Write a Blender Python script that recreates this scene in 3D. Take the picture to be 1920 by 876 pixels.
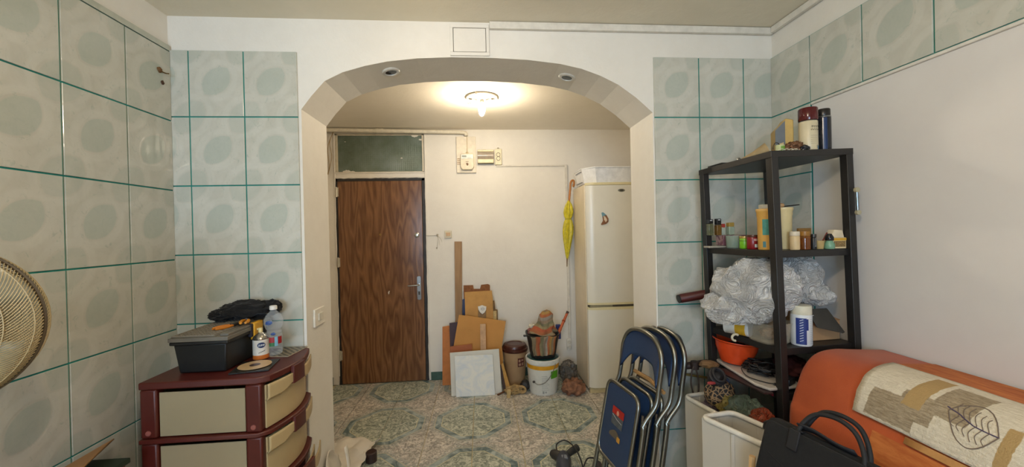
import bpy, bmesh, math, random
from math import sin, cos, pi, radians, sqrt
from mathutils import Vector as V3, Matrix, noise, Euler
for o in list(bpy.data.objects): bpy.data.objects.remove(o)
SC = bpy.context.scene; COL = SC.collection
random.seed(7)
H = 1.52            # camera height above floor
# ------------------------------------------------------------------ camera
FPX, YAW, PITCH, ROLL = 716.4353, radians(4.6298), radians(-.3259), radians(-1.2689)
fwd = V3((sin(YAW)*cos(PITCH), cos(YAW)*cos(PITCH), sin(PITCH)))
rt0 = V3((cos(YAW), -sin(YAW), 0)); up0 = rt0.cross(fwd)
rt = rt0*cos(ROLL)+up0*sin(ROLL); up = -rt0*sin(ROLL)+up0*cos(ROLL)
cd = bpy.data.cameras.new('camera'); cam = bpy.data.objects.new('camera', cd); COL.objects.link(cam)
cd.sensor_fit = 'HORIZONTAL'; cd.sensor_width = 36; cd.lens = 36*FPX/1920; cd.clip_start = .02; cd.clip_end = 60
cam.matrix_world = Matrix(((rt.x, up.x, -fwd.x, 0), (rt.y, up.y, -fwd.y, 0), (rt.z, up.z, -fwd.z, H), (0, 0, 0, 1)))
SC.camera = cam
def at(x, y, **k):  # a point of the photograph put on a plane of the room (u=, v= or height z=)
    d = rt*(x-960)/FPX + up*(438-y)/FPX + fwd
    (a, val), = k.items(); i = 'uvz'.index(a); t = (val-(H if i == 2 else 0))/d[i]
    p = d*t; return V3((p.x, p.y, p.z+H))
# ------------------------------------------------------------------ world, light, exposure
w = bpy.data.worlds.new('world'); SC.world = w; w.use_nodes = True
w.node_tree.nodes['Background'].inputs[0].default_value = (.62, .76, 1, 1)
w.node_tree.nodes['Background'].inputs[1].default_value = 1.0
WIN = (-.75, -2.62, 1.62)      # rear window centre
def area(name, loc, aim, sx, sy, power, colr):
    l = bpy.data.lights.new(name, 'AREA'); l.shape = 'RECTANGLE'; l.size = sx; l.size_y = sy; l.energy = power; l.color = colr
    o = bpy.data.objects.new(name, l); COL.objects.link(o); o.location = loc
    o.rotation_euler = (V3(aim)-V3(loc)).to_track_quat('-Z', 'Y').to_euler(); return o
area('window_daylight', (WIN[0], WIN[1]-.12, WIN[2]), (WIN[0]+.25, 2, 1.45), 1.5, 1.3, 100, (.56, .77, 1))
def lamp(name, loc, power, colr, r):
    l = bpy.data.lights.new(name, 'POINT'); l.energy = power; l.color = colr; l.shadow_soft_size = r
    o = bpy.data.objects.new(name, l); COL.objects.link(o); o.location = loc; return o
WARM = (1, .83, .62)
lamp('room_ceiling_lamp', (0, .07, 2.38), 28, WARM, .06)       # room lamp hanging above the photographer
lamp('second_ceiling_lamp', (-.25, 1.45, 2.42), 2.2, WARM, .04)  # lamp just above the top of the frame
BULB_STRENGTH = 430
vs = SC.view_settings; vs.view_transform = 'Standard'; vs.look = 'None'; vs.exposure = .22; vs.gamma = 1; vs.use_curve_mapping = False
# ------------------------------------------------------------------ materials
def lin(h):
    if isinstance(h, (tuple, list)): return tuple(h[:3])+(1,)
    h = h.lstrip('#'); o = []
    for i in (0, 2, 4):
        c = int(h[i:i+2], 16)/255; o.append(c/12.92 if c <= .04045 else ((c+.055)/1.055)**2.4)
    return tuple(o)+(1,)
class NT:
    def __init__(s, name):
        s.m = bpy.data.materials.new(name); s.m.use_nodes = True; s.t = s.m.node_tree; s.b = s.t.nodes['Principled BSDF']
    def n(s, ty, **k):
        o = s.t.nodes.new(ty)
        for a, b in k.items(): setattr(o, a, b)
        return o
    def l(s, a, b): s.t.links.new(a, b)
    def inp(s, sock, v):
        if hasattr(v, 'node'): s.l(v, sock)
        else: sock.default_value = v
    def math(s, op, a, b=0., c=0., clamp=False):
        o = s.n('ShaderNodeMath', operation=op, use_clamp=clamp)
        for i, v in enumerate((a, b, c)): s.inp(o.inputs[i], v)
        return o.outputs[0]
    def mix(s, f, a, b):
        o = s.n('ShaderNodeMix', data_type='RGBA'); s.inp(o.inputs[0], f)
        s.inp(o.inputs[6], a if hasattr(a, 'node') else lin(a)); s.inp(o.inputs[7], b if hasattr(b, 'node') else lin(b)); return o.outputs[2]
    def noise(s, vec, scale, detail=3, rough=.5, dist=0.):
        o = s.n('ShaderNodeTexNoise'); o.inputs['Scale'].default_value = scale; o.inputs['Detail'].default_value = detail
        o.inputs['Roughness'].default_value = rough; o.inputs['Distortion'].default_value = dist
        if vec is not None: s.l(vec, o.inputs['Vector'])
        return o.outputs['Fac']
    def ramp(s, f, a, b):   # map range a..b -> 0..1 clamped
        o = s.n('ShaderNodeMapRange'); s.inp(o.inputs[0], f); o.inputs[1].default_value = a; o.inputs[2].default_value = b; return o.outputs[0]
    def pos(s, sc=(1, 1, 1), obj=False, rot=(0, 0, 0)):
        m = s.n('ShaderNodeMapping'); m.inputs['Scale'].default_value = sc; m.inputs['Rotation'].default_value = rot
        if obj: s.l(s.n('ShaderNodeTexCoord').outputs['Object'], m.inputs[0])
        else: s.l(s.n('ShaderNodeNewGeometry').outputs['Position'], m.inputs[0])
        return m.outputs[0]
    def sep(s, v): return s.n('ShaderNodeSeparateXYZ'), v
    def xyz(s, v):
        o = s.n('ShaderNodeSeparateXYZ'); s.l(v, o.inputs[0]); return o.outputs
    def bump(s, h, strength=.2, dist=.01):
        o = s.n('ShaderNodeBump'); o.inputs['Strength'].default_value = strength; o.inputs['Distance'].default_value = dist
        s.l(h, o.inputs['Height']); s.l(o.outputs[0], s.b.inputs['Normal'])
    def col(s, c): s.inp(s.b.inputs['Base Color'], c if hasattr(c, 'node') else lin(c))
    def set(s, rough=.5, metal=0., **k):
        s.inp(s.b.inputs['Roughness'], rough); s.inp(s.b.inputs['Metallic'], metal)
        for a, b in k.items(): s.inp(s.b.inputs[a.replace('_', ' ')], b)
_c = {}
def mt(col, rough=.5, metal=0., var=.12, sc=25, bump=.0, bs=60, obj=True, trans=0., alpha=1., sheen=0.):
    key = (col, rough, metal, var, sc, bump, bs, trans, alpha, sheen)
    if key in _c: return _c[key]
    n = NT('m_'+str(col)); p = n.pos(obj=obj)
    f = n.noise(p, sc, 4, .6); base = lin(col)
    dark = tuple(x*(1-var) for x in base[:3]); lit = tuple(min(1, x*(1+var*.6)+.002) for x in base[:3])
    n.col(n.mix(n.ramp(f, .3, .7), dark, lit)); n.set(rough, metal)
    if bump: n.bump(n.noise(p, bs, 5, .6), bump, .004)
    if trans: n.b.inputs['Transmission Weight'].default_value = trans
    if alpha < 1: n.b.inputs['Alpha'].default_value = alpha
    if sheen: n.b.inputs['Sheen Weight'].default_value = sheen
    _c[key] = n.m; return n.m
def film(name, col, rough=.15, mixf=.5):       # thin clear / milky plastic
    n = NT(name); n.col(col); n.set(rough); out = n.t.nodes['Material Output']
    tr = n.n('ShaderNodeBsdfTransparent'); mx = n.n('ShaderNodeMixShader'); fr = n.n('ShaderNodeLayerWeight'); fr.inputs[0].default_value = .35
    f = n.math('ADD', n.math('MULTIPLY', fr.outputs['Facing'], .32), mixf, clamp=True)
    n.l(f, mx.inputs[0]); n.l(tr.outputs[0], mx.inputs[1]); n.l(n.b.outputs[0], mx.inputs[2]); n.l(mx.outputs[0], out.inputs[0]); return n.m
def wall_mat(name, a, b, rough=.6, bmp=.25):
    n = NT(name); p = n.pos(); f = n.noise(p, 1.6, 5, .6); g = n.noise(p, 14, 4, .6)
    n.col(n.mix(n.ramp(n.math('ADD', f, n.math('MULTIPLY', g, .3)), .45, .85), a, b)); n.set(rough)
    n.bump(n.math('ADD', n.noise(p, 9, 5, .6), n.math('MULTIPLY', n.noise(p, 90, 3, .6), .25)), bmp, .012); return n.m
M_WHITE = wall_mat('white_plaster', '#dcd7cd', '#e6e2d9')
M_FAR = wall_mat('far_plaster', '#dfd8cc', '#e8e2d6', .6, .28)
M_CEIL = wall_mat('ceiling_paint', '#ddd5c0', '#e6decb', .75, .2)
M_CEIL2 = wall_mat('hall_ceiling_paint', '#ebe3d2', '#f2eadb', .75, .2)
M_PANEL = wall_mat('smooth_white_panel', '#d6d2cf', '#dddad6', .35, .05)
M_WOODBD = None
def tile_mat():
    n = NT('leaf_pattern_wall_tile'); uv = n.n('ShaderNodeUVMap'); uv.uv_map = 'UVMap'; c = n.xyz(uv.outputs[0])
    p = n.pos()
    def leaf(px, py, L, W):
        x = n.math('MULTIPLY', px, .25); y = n.math('MULTIPLY', py, .333)
        a = radians(50); lo = n.math('ADD', n.math('MULTIPLY', x, cos(a)), n.math('MULTIPLY', y, sin(a)))
        sh = n.math('SUBTRACT', n.math('MULTIPLY', y, cos(a)), n.math('MULTIPLY', x, sin(a)))
        R = (L*L+W*W)/(2*W); o = R-W
        q = n.math('ADD', n.math('ABSOLUTE', sh), o)
        return n.math('SUBTRACT', n.math('SQRT', n.math('ADD', n.math('MULTIPLY', lo, lo), n.math('MULTIPLY', q, q))), R)
    wob = n.math('MULTIPLY', n.math('SUBTRACT', n.noise(p, 14, 2), .5), .007)
    d1 = leaf(n.math('SUBTRACT', n.math('FRACT', c[0]), .5), n.math('SUBTRACT', n.math('FRACT', c[1]), .52), .083, .056)
    d2 = leaf(n.math('SUBTRACT', c[0], n.math('ROUND', c[0])), n.math('SUBTRACT', c[1], n.math('ROUND', c[1])), .092, .064)
    d = n.math('ADD', n.math('MINIMUM', d1, d2), wob)
    leafm = n.ramp(d, .0025, -.0025)
    rib = n.math('MULTIPLY', n.ramp(d, .004, .010), n.ramp(d, .040, .030))
    big = n.noise(p, 9, 5, .65, .6); fine = n.noise(n.pos((1.3, 1, .8), rot=(0, .6, .5)), 34, 6, .72, 1.2)
    vein = n.math('MULTIPLY', n.ramp(fine, .58, .66), .5)
    base = n.mix(n.ramp(big, .3, .75), '#b8b7ab', '#c9c7bc')
    base = n.mix(vein, base, '#98a398')
    base = n.mix(n.math('MULTIPLY', rib, .2), base, '#d3d4cb')
    lf = n.mix(n.ramp(fine, .3, .7), '#a0aca2', '#b0b8ad')
    n.col(n.mix(n.math('MULTIPLY', leafm, n.math('ADD', .32, n.math('MULTIPLY', n.ramp(n.math('SUBTRACT', d2, d1), 0., .01), .26))), base, lf))
    n.set(.13); n.b.inputs['IOR'].default_value = 1.5
    h = n.math('ADD', n.math('MULTIPLY', rib, .2), n.math('MULTIPLY', n.noise(p, 7, 2), 1.1))
    n.bump(h, .35, .004); return n.m
M_TILE = tile_mat()
M_GROUT = mt('#17857a', .8, var=.25, sc=8, obj=False)
M_FGROUT = mt('#cfc29c', .85, var=.25, sc=9, obj=False)
def floor_mat():
    n = NT('octagon_marble_floor_tile'); p = n.pos(); c = n.xyz(p)
    def wrap(v, o):
        q = n.math('DIVIDE', n.math('SUBTRACT', v, o), .7); return n.math('ABSOLUTE', n.math('MULTIPLY', n.math('SUBTRACT', q, n.math('ROUND', q)), .7))
    x = wrap(c[0], -.095); y = wrap(c[1], 3.11)
    d = n.math('MAXIMUM', n.math('MAXIMUM', n.math('SUBTRACT', x, .298), n.math('SUBTRACT', y, .292)), n.math('SUBTRACT', n.math('MULTIPLY', n.math('ADD', x, y), .7071), .278))
    fine = n.noise(p, 26, 6, .75, 1.5); mid = n.noise(p, 6, 5, .7, 1.2); big = n.noise(p, 3.2, 3, .5)
    strk = n.noise(n.pos((1, 2.2, 1), rot=(0, 0, .5)), 18, 6, .75, 2.5)
    inn = n.mix(n.ramp(fine, .44, .57), '#6d7669', '#d2d3c0'); inn = n.mix(n.ramp(strk, .5, .62), inn, '#959b8c')
    out = n.mix(n.ramp(fine, .43, .58), '#91897e', '#e0d7ca'); out = n.mix(n.ramp(strk, .55, .68), out, '#8f9c92')
    band = n.mix(n.ramp(mid, .4, .62), '#405c60', '#b3beba')
    dd = n.math('ADD', d, n.math('MULTIPLY', n.math('SUBTRACT', mid, .5), .02))
    strk2 = n.ramp(strk, .42, .60)
    col = n.mix(n.math('MULTIPLY', n.ramp(d, .075, .0), n.math('MULTIPLY', strk2, .75)), out, '#7f9190')
    col = n.mix(n.math('MULTIPLY', n.ramp(dd, .02, -.005), .9), col, band)
    col = n.mix(n.ramp(d, -.046, -.05), col, inn)
    line = n.math('MULTIPLY', n.ramp(n.math('ABSOLUTE', n.math('ADD', d, .048)), .0046, .002), .9)
    l2 = n.math('MULTIPLY', n.ramp(n.math('ABSOLUTE', n.math('SUBTRACT', d, .006)), .0045, .002), .7)
    col = n.mix(line, col, '#cfc79f'); col = n.mix(l2, col, '#cdbf9c')
    n.col(n.mix(n.math('MULTIPLY', n.ramp(big, .55, .35), .15), col, '#7f7a6c')); n.set(n.ramp(fine, -.6, 1.6)); n.bump(fine, .12, .002); return n.m
M_FLOOR = floor_mat()
def wood(name, a, b, scale=1., along='z', rough=.45, dist=6, contrast=(.35, .65)):
    n = NT(name); s = {'z': (9, 9, .9), 'x': (.9, 9, 9), 'y': (9, .9, 9)}[along]
    p = n.pos(tuple(v*scale for v in s), obj=True)
    wv = n.n('ShaderNodeTexWave', wave_type='BANDS', bands_direction='X' if along != 'x' else 'Z'); wv.inputs['Scale'].default_value = .9; wv.inputs['Distortion'].default_value = dist
    wv.inputs['Detail'].default_value = 3; wv.inputs['Detail Scale'].default_value = 1.1; n.l(p, wv.inputs[0])
    g = n.noise(p, 9, 5, .7)
    f = n.math('ADD', n.math('MULTIPLY', wv.outputs['Fac'], .6), n.math('MULTIPLY', g, .4))
    n.col(n.mix(n.ramp(f, *contrast), a, b)); n.set(rough); n.bump(f, .08, .002); return n.m
def contour_wood(name, a, b, sx, sz, lines, rough):
    n = NT(name); p = n.pos((sx, 1, sz), obj=True); f = n.noise(p, 1., 2, .45); k = n.math('PINGPONG', n.math('MULTIPLY', f, lines), 1.)
    g = n.noise(n.pos((160, 160, 7), obj=True), 1., 3, .6); m = n.math('ADD', n.math('MULTIPLY', n.ramp(k, .0, 1.), .42), n.math('MULTIPLY', g, .58))
    n.col(n.mix(n.ramp(m, .25, .75), a, b)); n.set(rough); n.bump(k, .06, .002); return n.m
M_DOOR = contour_wood('walnut_door', '#5e3d26', '#8a613f', 8, 1.1, 17, .25)
M_PINE = wood('raw_pine', '#a9825a', '#c9a579', 1, 'z')
M_GREYWOOD = contour_wood('aged_board', '#8f6e48', '#a5825a', 14, 1.2, 8, .6)
# ------------------------------------------------------------------ mesh helpers
class B:
    def __init__(s): s.v = []; s.f = []; s.m = []; s.uv = {}
    def add(s, vs, fs, m=0):
        k = len(s.v); s.v += [V3(v) for v in vs]
        for f in fs: s.f.append([k+i for i in f]); s.m.append(m)
        return s
    def bx(s, x0, x1, y0, y1, z0, z1, m=0, T=None):
        vs = [V3((x, y, z)) for z in (z0, z1) for y in (y0, y1) for x in (x0, x1)]
        if T: vs = [T @ v for v in vs]
        return s.add(vs, [(0, 2, 3, 1), (4, 5, 7, 6), (0, 1, 5, 4), (2, 6, 7, 3), (0, 4, 6, 2), (1, 3, 7, 5)], m)
    def lathe(s, prof, c=(0, 0, 0), n=28, m=0, T=None, mm=None, sq=None):
        c = V3(c); k = len(prof); vs = []; T = T or Matrix.Identity(4)
        for r, z in prof:
            for i in range(n):
                a = 2*pi*i/n; R = r
                if sq: R = r/((abs(cos(a))**sq+abs(sin(a))**sq)**(1/sq))
                vs.append(T @ V3((R*cos(a), R*sin(a), z)) + c)
        b = len(s.v); s.v += vs
        for j in range(k-1):
            for i in range(n):
                s.f.append([b+j*n+i, b+j*n+(i+1) % n, b+(j+1)*n+(i+1) % n, b+(j+1)*n+i]); s.m.append(mm[j] if mm else m)
        if prof[0][0] > 1e-6: s.f.append([b+i for i in range(n)][::-1]); s.m.append(mm[0] if mm else m)
        if prof[-1][0] > 1e-6: s.f.append([b+(k-1)*n+i for i in range(n)]); s.m.append(mm[-1] if mm else m)
        return s
    def tube(s, pts, r, n=10, closed=False, m=0):
        pts = [V3(p) for p in pts]; N = len(pts); rr = r if isinstance(r, (list, tuple)) else [r]*N
        tan = []
        for i in range(N):
            a = pts[(i-1) % N] if (closed or i > 0) else pts[i]; b = pts[(i+1) % N] if (closed or i < N-1) else pts[i]
            t = (b-a); tan.append(t.normalized() if t.length > 1e-9 else V3((0, 0, 1)))
        u = tan[0].orthogonal().normalized(); base = len(s.v)
        for i in range(N):
            u = (u-tan[i]*u.dot(tan[i])); u = u.normalized() if u.length > 1e-6 else tan[i].orthogonal().normalized(); w_ = tan[i].cross(u)
            for j in range(n):
                a = 2*pi*j/n; s.v.append(pts[i]+(u*cos(a)+w_*sin(a))*rr[i])
        for i in range(N if closed else N-1):
            for j in range(n):
                a, b = base+i*n, base+((i+1) % N)*n
                s.f.append([a+j, a+(j+1) % n, b+(j+1) % n, b+j]); s.m.append(m)
        if not closed:
            s.f.append([base+j for j in range(n)][::-1]); s.m.append(m); s.f.append([base+(N-1)*n+j for j in range(n)]); s.m.append(m)
        return s
    def prism(s, pts, t0, t1, fn, m=0):     # fn(a, b, t) -> point
        n = len(pts); vs = [fn(a, b, t0) for a, b in pts]+[fn(a, b, t1) for a, b in pts]
        return s.add(vs, [list(range(n))[::-1], [n+i for i in range(n)]]+[[i, (i+1) % n, n+(i+1) % n, n+i] for i in range(n)], m)
    def grid(s, fn, na, nb, m=0, uvf=None, mf=None):
        b = len(s.v)
        for i in range(na+1):
            for j in range(nb+1):
                s.v.append(V3(fn(i/na, j/nb)))
                if uvf: s.uv[len(s.v)-1] = uvf(i/na, j/nb)
        for i in range(na):
            for j in range(nb):
                a = b+i*(nb+1)+j; s.f.append([a, a+1, a+nb+2, a+nb+1]); s.m.append(mf((i+.5)/na, (j+.5)/nb) if mf else m)
        return s
    def blob(s, c, rad, seed=0, amp=.25, fq=2.2, lvl=3, ridge=False, m=0, flat=None, T=None):
        bm = bmesh.new(); bmesh.ops.create_icosphere(bm, subdivisions=lvl, radius=1); c = V3(c); off = V3((seed*7.3, seed*3.1, seed*5.7)); vs = []
        for v in bm.verts:
            p = v.co.copy(); q = p*fq+off
            d = noise.fractal(q, 1.0, 2.0, 4) if not ridge else (1-abs(noise.noise(q)*2.4))*.62+(1-abs(noise.noise(q*2.1+off)*2.4))*.24+(1-abs(noise.noise(q*4.7)*2.4))*.07-.55
            p = p*(1+amp*d); p = V3((p.x*rad[0], p.y*rad[1], p.z*rad[2]))
            if T: p = T @ p
            p = p+c
            if flat is not None and p.z < flat: p.z = flat+(p.z-flat)*.03
            vs.append(p)
        s.add(vs, [[v.index for v in f.verts] for f in bm.faces], m); bm.free(); return s
def fillet(pts, r, n=6, closed=False):
    pts = [V3(p) for p in pts]; N = len(pts); out = []
    for i in range(N):
        if not closed and i in (0, N-1): out.append(pts[i]); continue
        p = pts[i]; a = pts[(i-1) % N]; b = pts[(i+1) % N]; rr = r[i] if isinstance(r, (list, tuple)) else r
        rr = min(rr, (a-p).length*.49, (b-p).length*.49)
        A = p+(a-p).normalized()*rr; Bq = p+(b-p).normalized()*rr
        for k in range(n+1):
            t = k/n; out.append(A*(1-t)**2+p*2*t*(1-t)+Bq*t*t)
    return out
def spline(pts, n=8, closed=False):
    pts = [V3(p) for p in pts]; N = len(pts); out = []
    for i in range(N if closed else N-1):
        if closed: p0, p1, p2, p3 = (pts[(i+k) % N] for k in (-1, 0, 1, 2))
        else: p0, p1, p2, p3 = pts[max(0, i-1)], pts[i], pts[i+1], pts[min(N-1, i+2)]
        for k in range(n):
            t = k/n; out.append(.5*((2*p1)+(p2-p0)*t+(2*p0-5*p1+4*p2-p3)*t*t+(3*p1-p0-3*p2+p3)*t**3))
    if not closed: out.append(pts[-1])
    return out
WM = {}
def mesh(name, b, mats, T=None, bevel=0, smooth=38):
    me = bpy.data.meshes.new(name); vs = [T @ v for v in b.v] if T else b.v
    me.from_pydata([tuple(v) for v in vs], [], b.f)
    for m in (mats if isinstance(mats, (list, tuple)) else [mats]): me.materials.append(m)
    me.polygons.foreach_set('material_index', b.m)
    if b.uv:
        uv = me.uv_layers.new(name='UVMap')
        for l in me.loops: uv.data[l.index].uv = b.uv.get(l.vertex_index, (0, 0))
    bm = bmesh.new(); bm.from_mesh(me); bmesh.ops.recalc_face_normals(bm, faces=bm.faces); bm.to_mesh(me); bm.free()
    me.polygons.foreach_set('use_smooth', [True]*len(me.polygons)); me.set_sharp_from_angle(angle=radians(smooth)); me.update()
    return me
def link(name, me, bevel=0, solid=0, sub=0):
    o = bpy.data.objects.new(name, me); COL.objects.link(o)
    if solid: md = o.modifiers.new('solid', 'SOLIDIFY'); md.thickness = solid; md.offset = 0
    if sub: md = o.modifiers.new('sub', 'SUBSURF'); md.levels = sub; md.render_levels = sub
    if bevel: md = o.modifiers.new('bevel', 'BEVEL'); md.width = bevel; md.segments = 2; md.limit_method = 'ANGLE'; md.angle_limit = radians(40); md.harden_normals = False
    return o
def tag(o, label=None, cat=None, group=None, kind=None):
    for k, v in (('label', label), ('category', cat), ('group', group), ('kind', kind)):
        if v: o[k] = v
    return o
def thing(name, label, cat, loc=(0, 0, 0), rot=(0, 0, 0), group=None):
    o = bpy.data.objects.new(name, None); COL.objects.link(o); o.empty_display_size = .05; o.location = loc; o.rotation_euler = rot
    WM[o.name] = Matrix.LocRotScale(V3(loc), Euler(rot), None); return tag(o, label, cat, group)
def part(name, b, mats, par, local=False, label=None, kind=None, **k):     # geometry in room coordinates unless local
    T = WM[par.name]; o = link(name, mesh(name, b, mats, None if local else T.inverted(), smooth=k.pop('smooth', 38)), **k)
    o.parent = par; WM[o.name] = T; return tag(o, label, kind=kind)
def solo(name, label, cat, b, mats, group=None, kind=None, **k):
    xs = [v.x for v in b.v]; ys = [v.y for v in b.v]; zs = [v.z for v in b.v]
    loc = V3(((min(xs)+max(xs))/2, (min(ys)+max(ys))/2, min(zs)))
    o = link(name, mesh(name, b, mats, Matrix.Translation(-loc), smooth=k.pop('smooth', 38)), **k); o.location = loc
    WM[o.name] = Matrix.Translation(loc); return tag(o, label, cat, group, kind)
def struct(name, b, mats, par=None, **k):
    o = link(name, mesh(name, b, mats, smooth=k.pop('smooth', 38)), **k); WM[o.name] = Matrix.Identity(4); o['kind'] = 'structure'; return o
def copy_tree(o, par=None):
    c = o.copy(); COL.objects.link(c); c.parent = par if par else o.parent; WM[c.name] = WM[o.name]
    for ch in [x for x in bpy.data.objects if x.parent == o]: copy_tree(ch, c)
    return c
def RZ(a): return Matrix.Rotation(a, 4, 'Z')
def TR(p): return Matrix.Translation(V3(p))
def frame(o, x, z):     # matrix with origin, x axis and approximate z axis
    x = V3(x).normalized(); z = V3(z); z = (z-x*z.dot(x)).normalized(); y = z.cross(x)
    return Matrix(((x.x, y.x, z.x, o[0]), (x.y, y.y, z.y, o[1]), (x.z, y.z, z.z, o[2]), (0, 0, 0, 1)))
# =================================================================== SETTING
VB, VB2, VF = 1.956, 2.262, 4.0         # arch wall front / back, far wall
UL, UR, CE = -1.465, 1.5876, 1.52+1.066
fl = struct('floor', B().bx(UL-.3, UR+.3, -2.7, VF+.1, -.06, -.009), M_FGROUT)
def tile_mesh(w, h, uv0, uv1, t=.009, ch=.0012, g=.0030, mat=None):      # in plane x (width) z (height), front at y=-t
    b = B(); ring = []
    for (ins, y) in ((g, 0), (g, -t+ch), (g+ch, -t)):
        for (x, z) in ((ins, ins), (w-ins, ins), (w-ins, h-ins), (ins, h-ins)):
            b.v.append(V3((x, y, z))); b.uv[len(b.v)-1] = (uv0[0]+(uv1[0]-uv0[0])*x/w, uv0[1]+(uv1[1]-uv0[1])*z/h)
    for r in (0, 4):
        for i in range(4): b.f.append([r+i, r+(i+1) % 4, r+4+(i+1) % 4, r+4+i]); b.m.append(0)
    b.f.append([8, 9, 10, 11]); b.m.append(0)
    return mesh('tile', b, mat)
_tm = {}
def put_tile(par, w, h, uv0, uv1, loc, rz, mat=None, flat=False, key=None, ch=.0012, g=.0030):
    k = (round(w, 3), round(h, 3), tuple(round(x, 3) for x in uv0+uv1), flat)
    if k not in _tm: _tm[k] = tile_mesh(w, h, uv0, uv1, mat=mat or M_TILE, ch=ch, g=g)
    o = bpy.data.objects.new('tile', _tm[k]); COL.objects.link(o); o.location = loc
    o.rotation_euler = (-pi/2, 0, 0) if flat else (0, 0, rz); o.parent = par; return o
# floor tiles (grid read off the photograph: 35 cm)
for i in range(-4, 5):
    for j in range(-5, 3):
        x0, y0 = -.095+.35*i, 3.11+.35*j; x1, y1 = min(x0+.35, UR+.07), min(y0+.35, VF); x0 = max(x0, UL-.05)
        if x1-x0 < .03 or y1-y0 < .03: continue
        put_tile(fl, x1-x0, y1-y0, (0., 0.), (1., 1.), (x0, y0, -.009), 0, M_FLOOR, True, g=.0030)
struct('ceiling', B().bx(UL-.3, UR+.3, -2.7, VB+.1, CE, CE+.08), M_CEIL)
struct('ceiling_hall', B().bx(-1.75, 1.95, VB+.1, VF+.15, CE, CE+.08), M_CEIL2)
# --- arch wall
ZR = lambda z: z+H
arch = [(-.866, ZR(.622)), (-.815, ZR(.690)), (-.752, ZR(.762)), (-.665, ZR(.806)), (-.56, ZR(.838)), (-.45, ZR(.862)), (-.30, ZR(.880)), (-.133, ZR(.888)), (.07, ZR(.888)), (.26, ZR(.880)), (.427, ZR(.862)), (.54, ZR(.838)), (.64, ZR(.803)), (.735, ZR(.757)), (.83, ZR(.690)), (.918, ZR(.612))]
b = B(); outl = [(-1.62, 0), (-.866, 0)]+arch+[(.918, 0), (1.85, 0), (1.85, CE+.05), (-1.62, CE+.05)]
def arch_fn(a, z, t):
    return V3((a, t, z))
cols = [-1.62]+[a for a, _ in arch]+[1.85]
b.bx(-1.62, -.866, VB, VB2, 0, CE+.02); b.bx(.918, 1.85, VB, VB2, 0, CE+.02)
for (a, z), (c_, z2) in zip(arch, arch[1:]):
    b.add([(a, VB, z), (c_, VB, z2), (c_, VB, CE+.02), (a, VB, CE+.02), (a, VB2, z), (c_, VB2, z2), (c_, VB2, CE+.02), (a, VB2, CE+.02)], [(0, 1, 2, 3), (4, 7, 6, 5), (0, 4, 5, 1)])
wb = struct('wall_back', b, M_WHITE, smooth=8)
def tile_wall(par, axis, us, zs, fix, uvf):
    for a, c_, u0, u1 in us:
        for z0, z1, w0, w1 in zs:
            if axis == 'back': put_tile(par, c_-a, z1-z0, (u0, w0), (u1, w1), (a, fix-.001, z0), 0)
            elif axis == 'left': put_tile(par, c_-a, z1-z0, (u0, w0), (u1, w1), (fix+.001, a, z0), pi/2)
            elif axis == 'right': put_tile(par, c_-a, z1-z0, (u0, w0), (u1, w1), (fix-.001, c_, z0), -pi/2)
h = .3306
def rows(top, first, uvtop=1.):
    r = [(ZR(first), ZR(top), 0., (top-first)/h)]; z = first
    while z > -H+.02:
        z1 = z; z -= h; zz = max(z, -H); r.append((ZR(zz), ZR(z1), (zz-z)/h, 1.))
    return r
gb = B().bx(UL, -.880, VB-.006, VB+.01, 0, ZR(.898)).bx(.9265, UR, VB-.006, VB+.01, 0, ZR(.899))
part('grout_bed', gb, M_GROUT, wb)
tile_wall(wb, 'back', [(UL+.002, -1.376, .64, 1.), (-1.376, -1.126, 0., 1.), (-1.126, -.876, 0., 1.)], rows(.902, .5814), VB, None)
tile_wall(wb, 'back', [(.9225, 1.1725, 0., 1.), (1.1725, 1.4225, 0., 1.), (1.4225, UR-.002, 0., .66)], rows(.903, .5836), VB, None)
# --- left wall
wl = struct('wall_left', B().bx(UL-.2, UL-.006, -2.7, VB, 0, CE+.02), M_WHITE)
part('grout_bed', B().bx(UL-.006, UL+.005, -1.3, VB-.006, 0, ZR(.891)), M_GROUT, wl)
part('tile_edge_strip', B().bx(UL-.006, UL+.010, -1.3, VB-.01, ZR(.893), ZR(.918)), mt('#b9bcae', .4, obj=False), wl)
cl = [(VB-.241, VB-.008, 0., .94)]+[(VB-.241-.25*(k+1), VB-.241-.25*k, 0., 1.) for k in range(12)]
tile_wall(wl, 'left', cl, rows(.891, .5608)[0:], UL, None)
# --- right wall
wr = struct('wall_right', B().bx(UR+.006, UR+.2, -2.7, VB, 0, CE+.02), M_WHITE)
part('grout_bed', B().bx(UR-.005, UR+.006, -1.3, VB-.006, ZR(.5836), ZR(.903)).bx(UR-.005, UR+.006, VB-.252, VB-.006, 0, ZR(.5836)), M_GROUT, wr)
cr = [(VB-.252, VB-.008, 0., .97)]+[(VB-.252-.25*(k+1), VB-.252-.25*k, 0., 1.) for k in range(11)]
tile_wall(wr, 'right', cr, rows(.903, .5836)[:1], UR, None)
tile_wall(wr, 'right', cr[:1], rows(.903, .5836)[1:], UR, None)
part('smooth_panel', B().bx(UR-.004, UR+.006, -2.6, VB-.255, 0, ZR(.572)), M_PANEL, wr, bevel=.001)
part('panel_bead', B().bx(UR-.012, UR+.002, -1.3, VB-.255, ZR(.570), ZR(.583)), mt('#d9d5cc', .5, obj=False), wr, bevel=.003)
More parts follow.
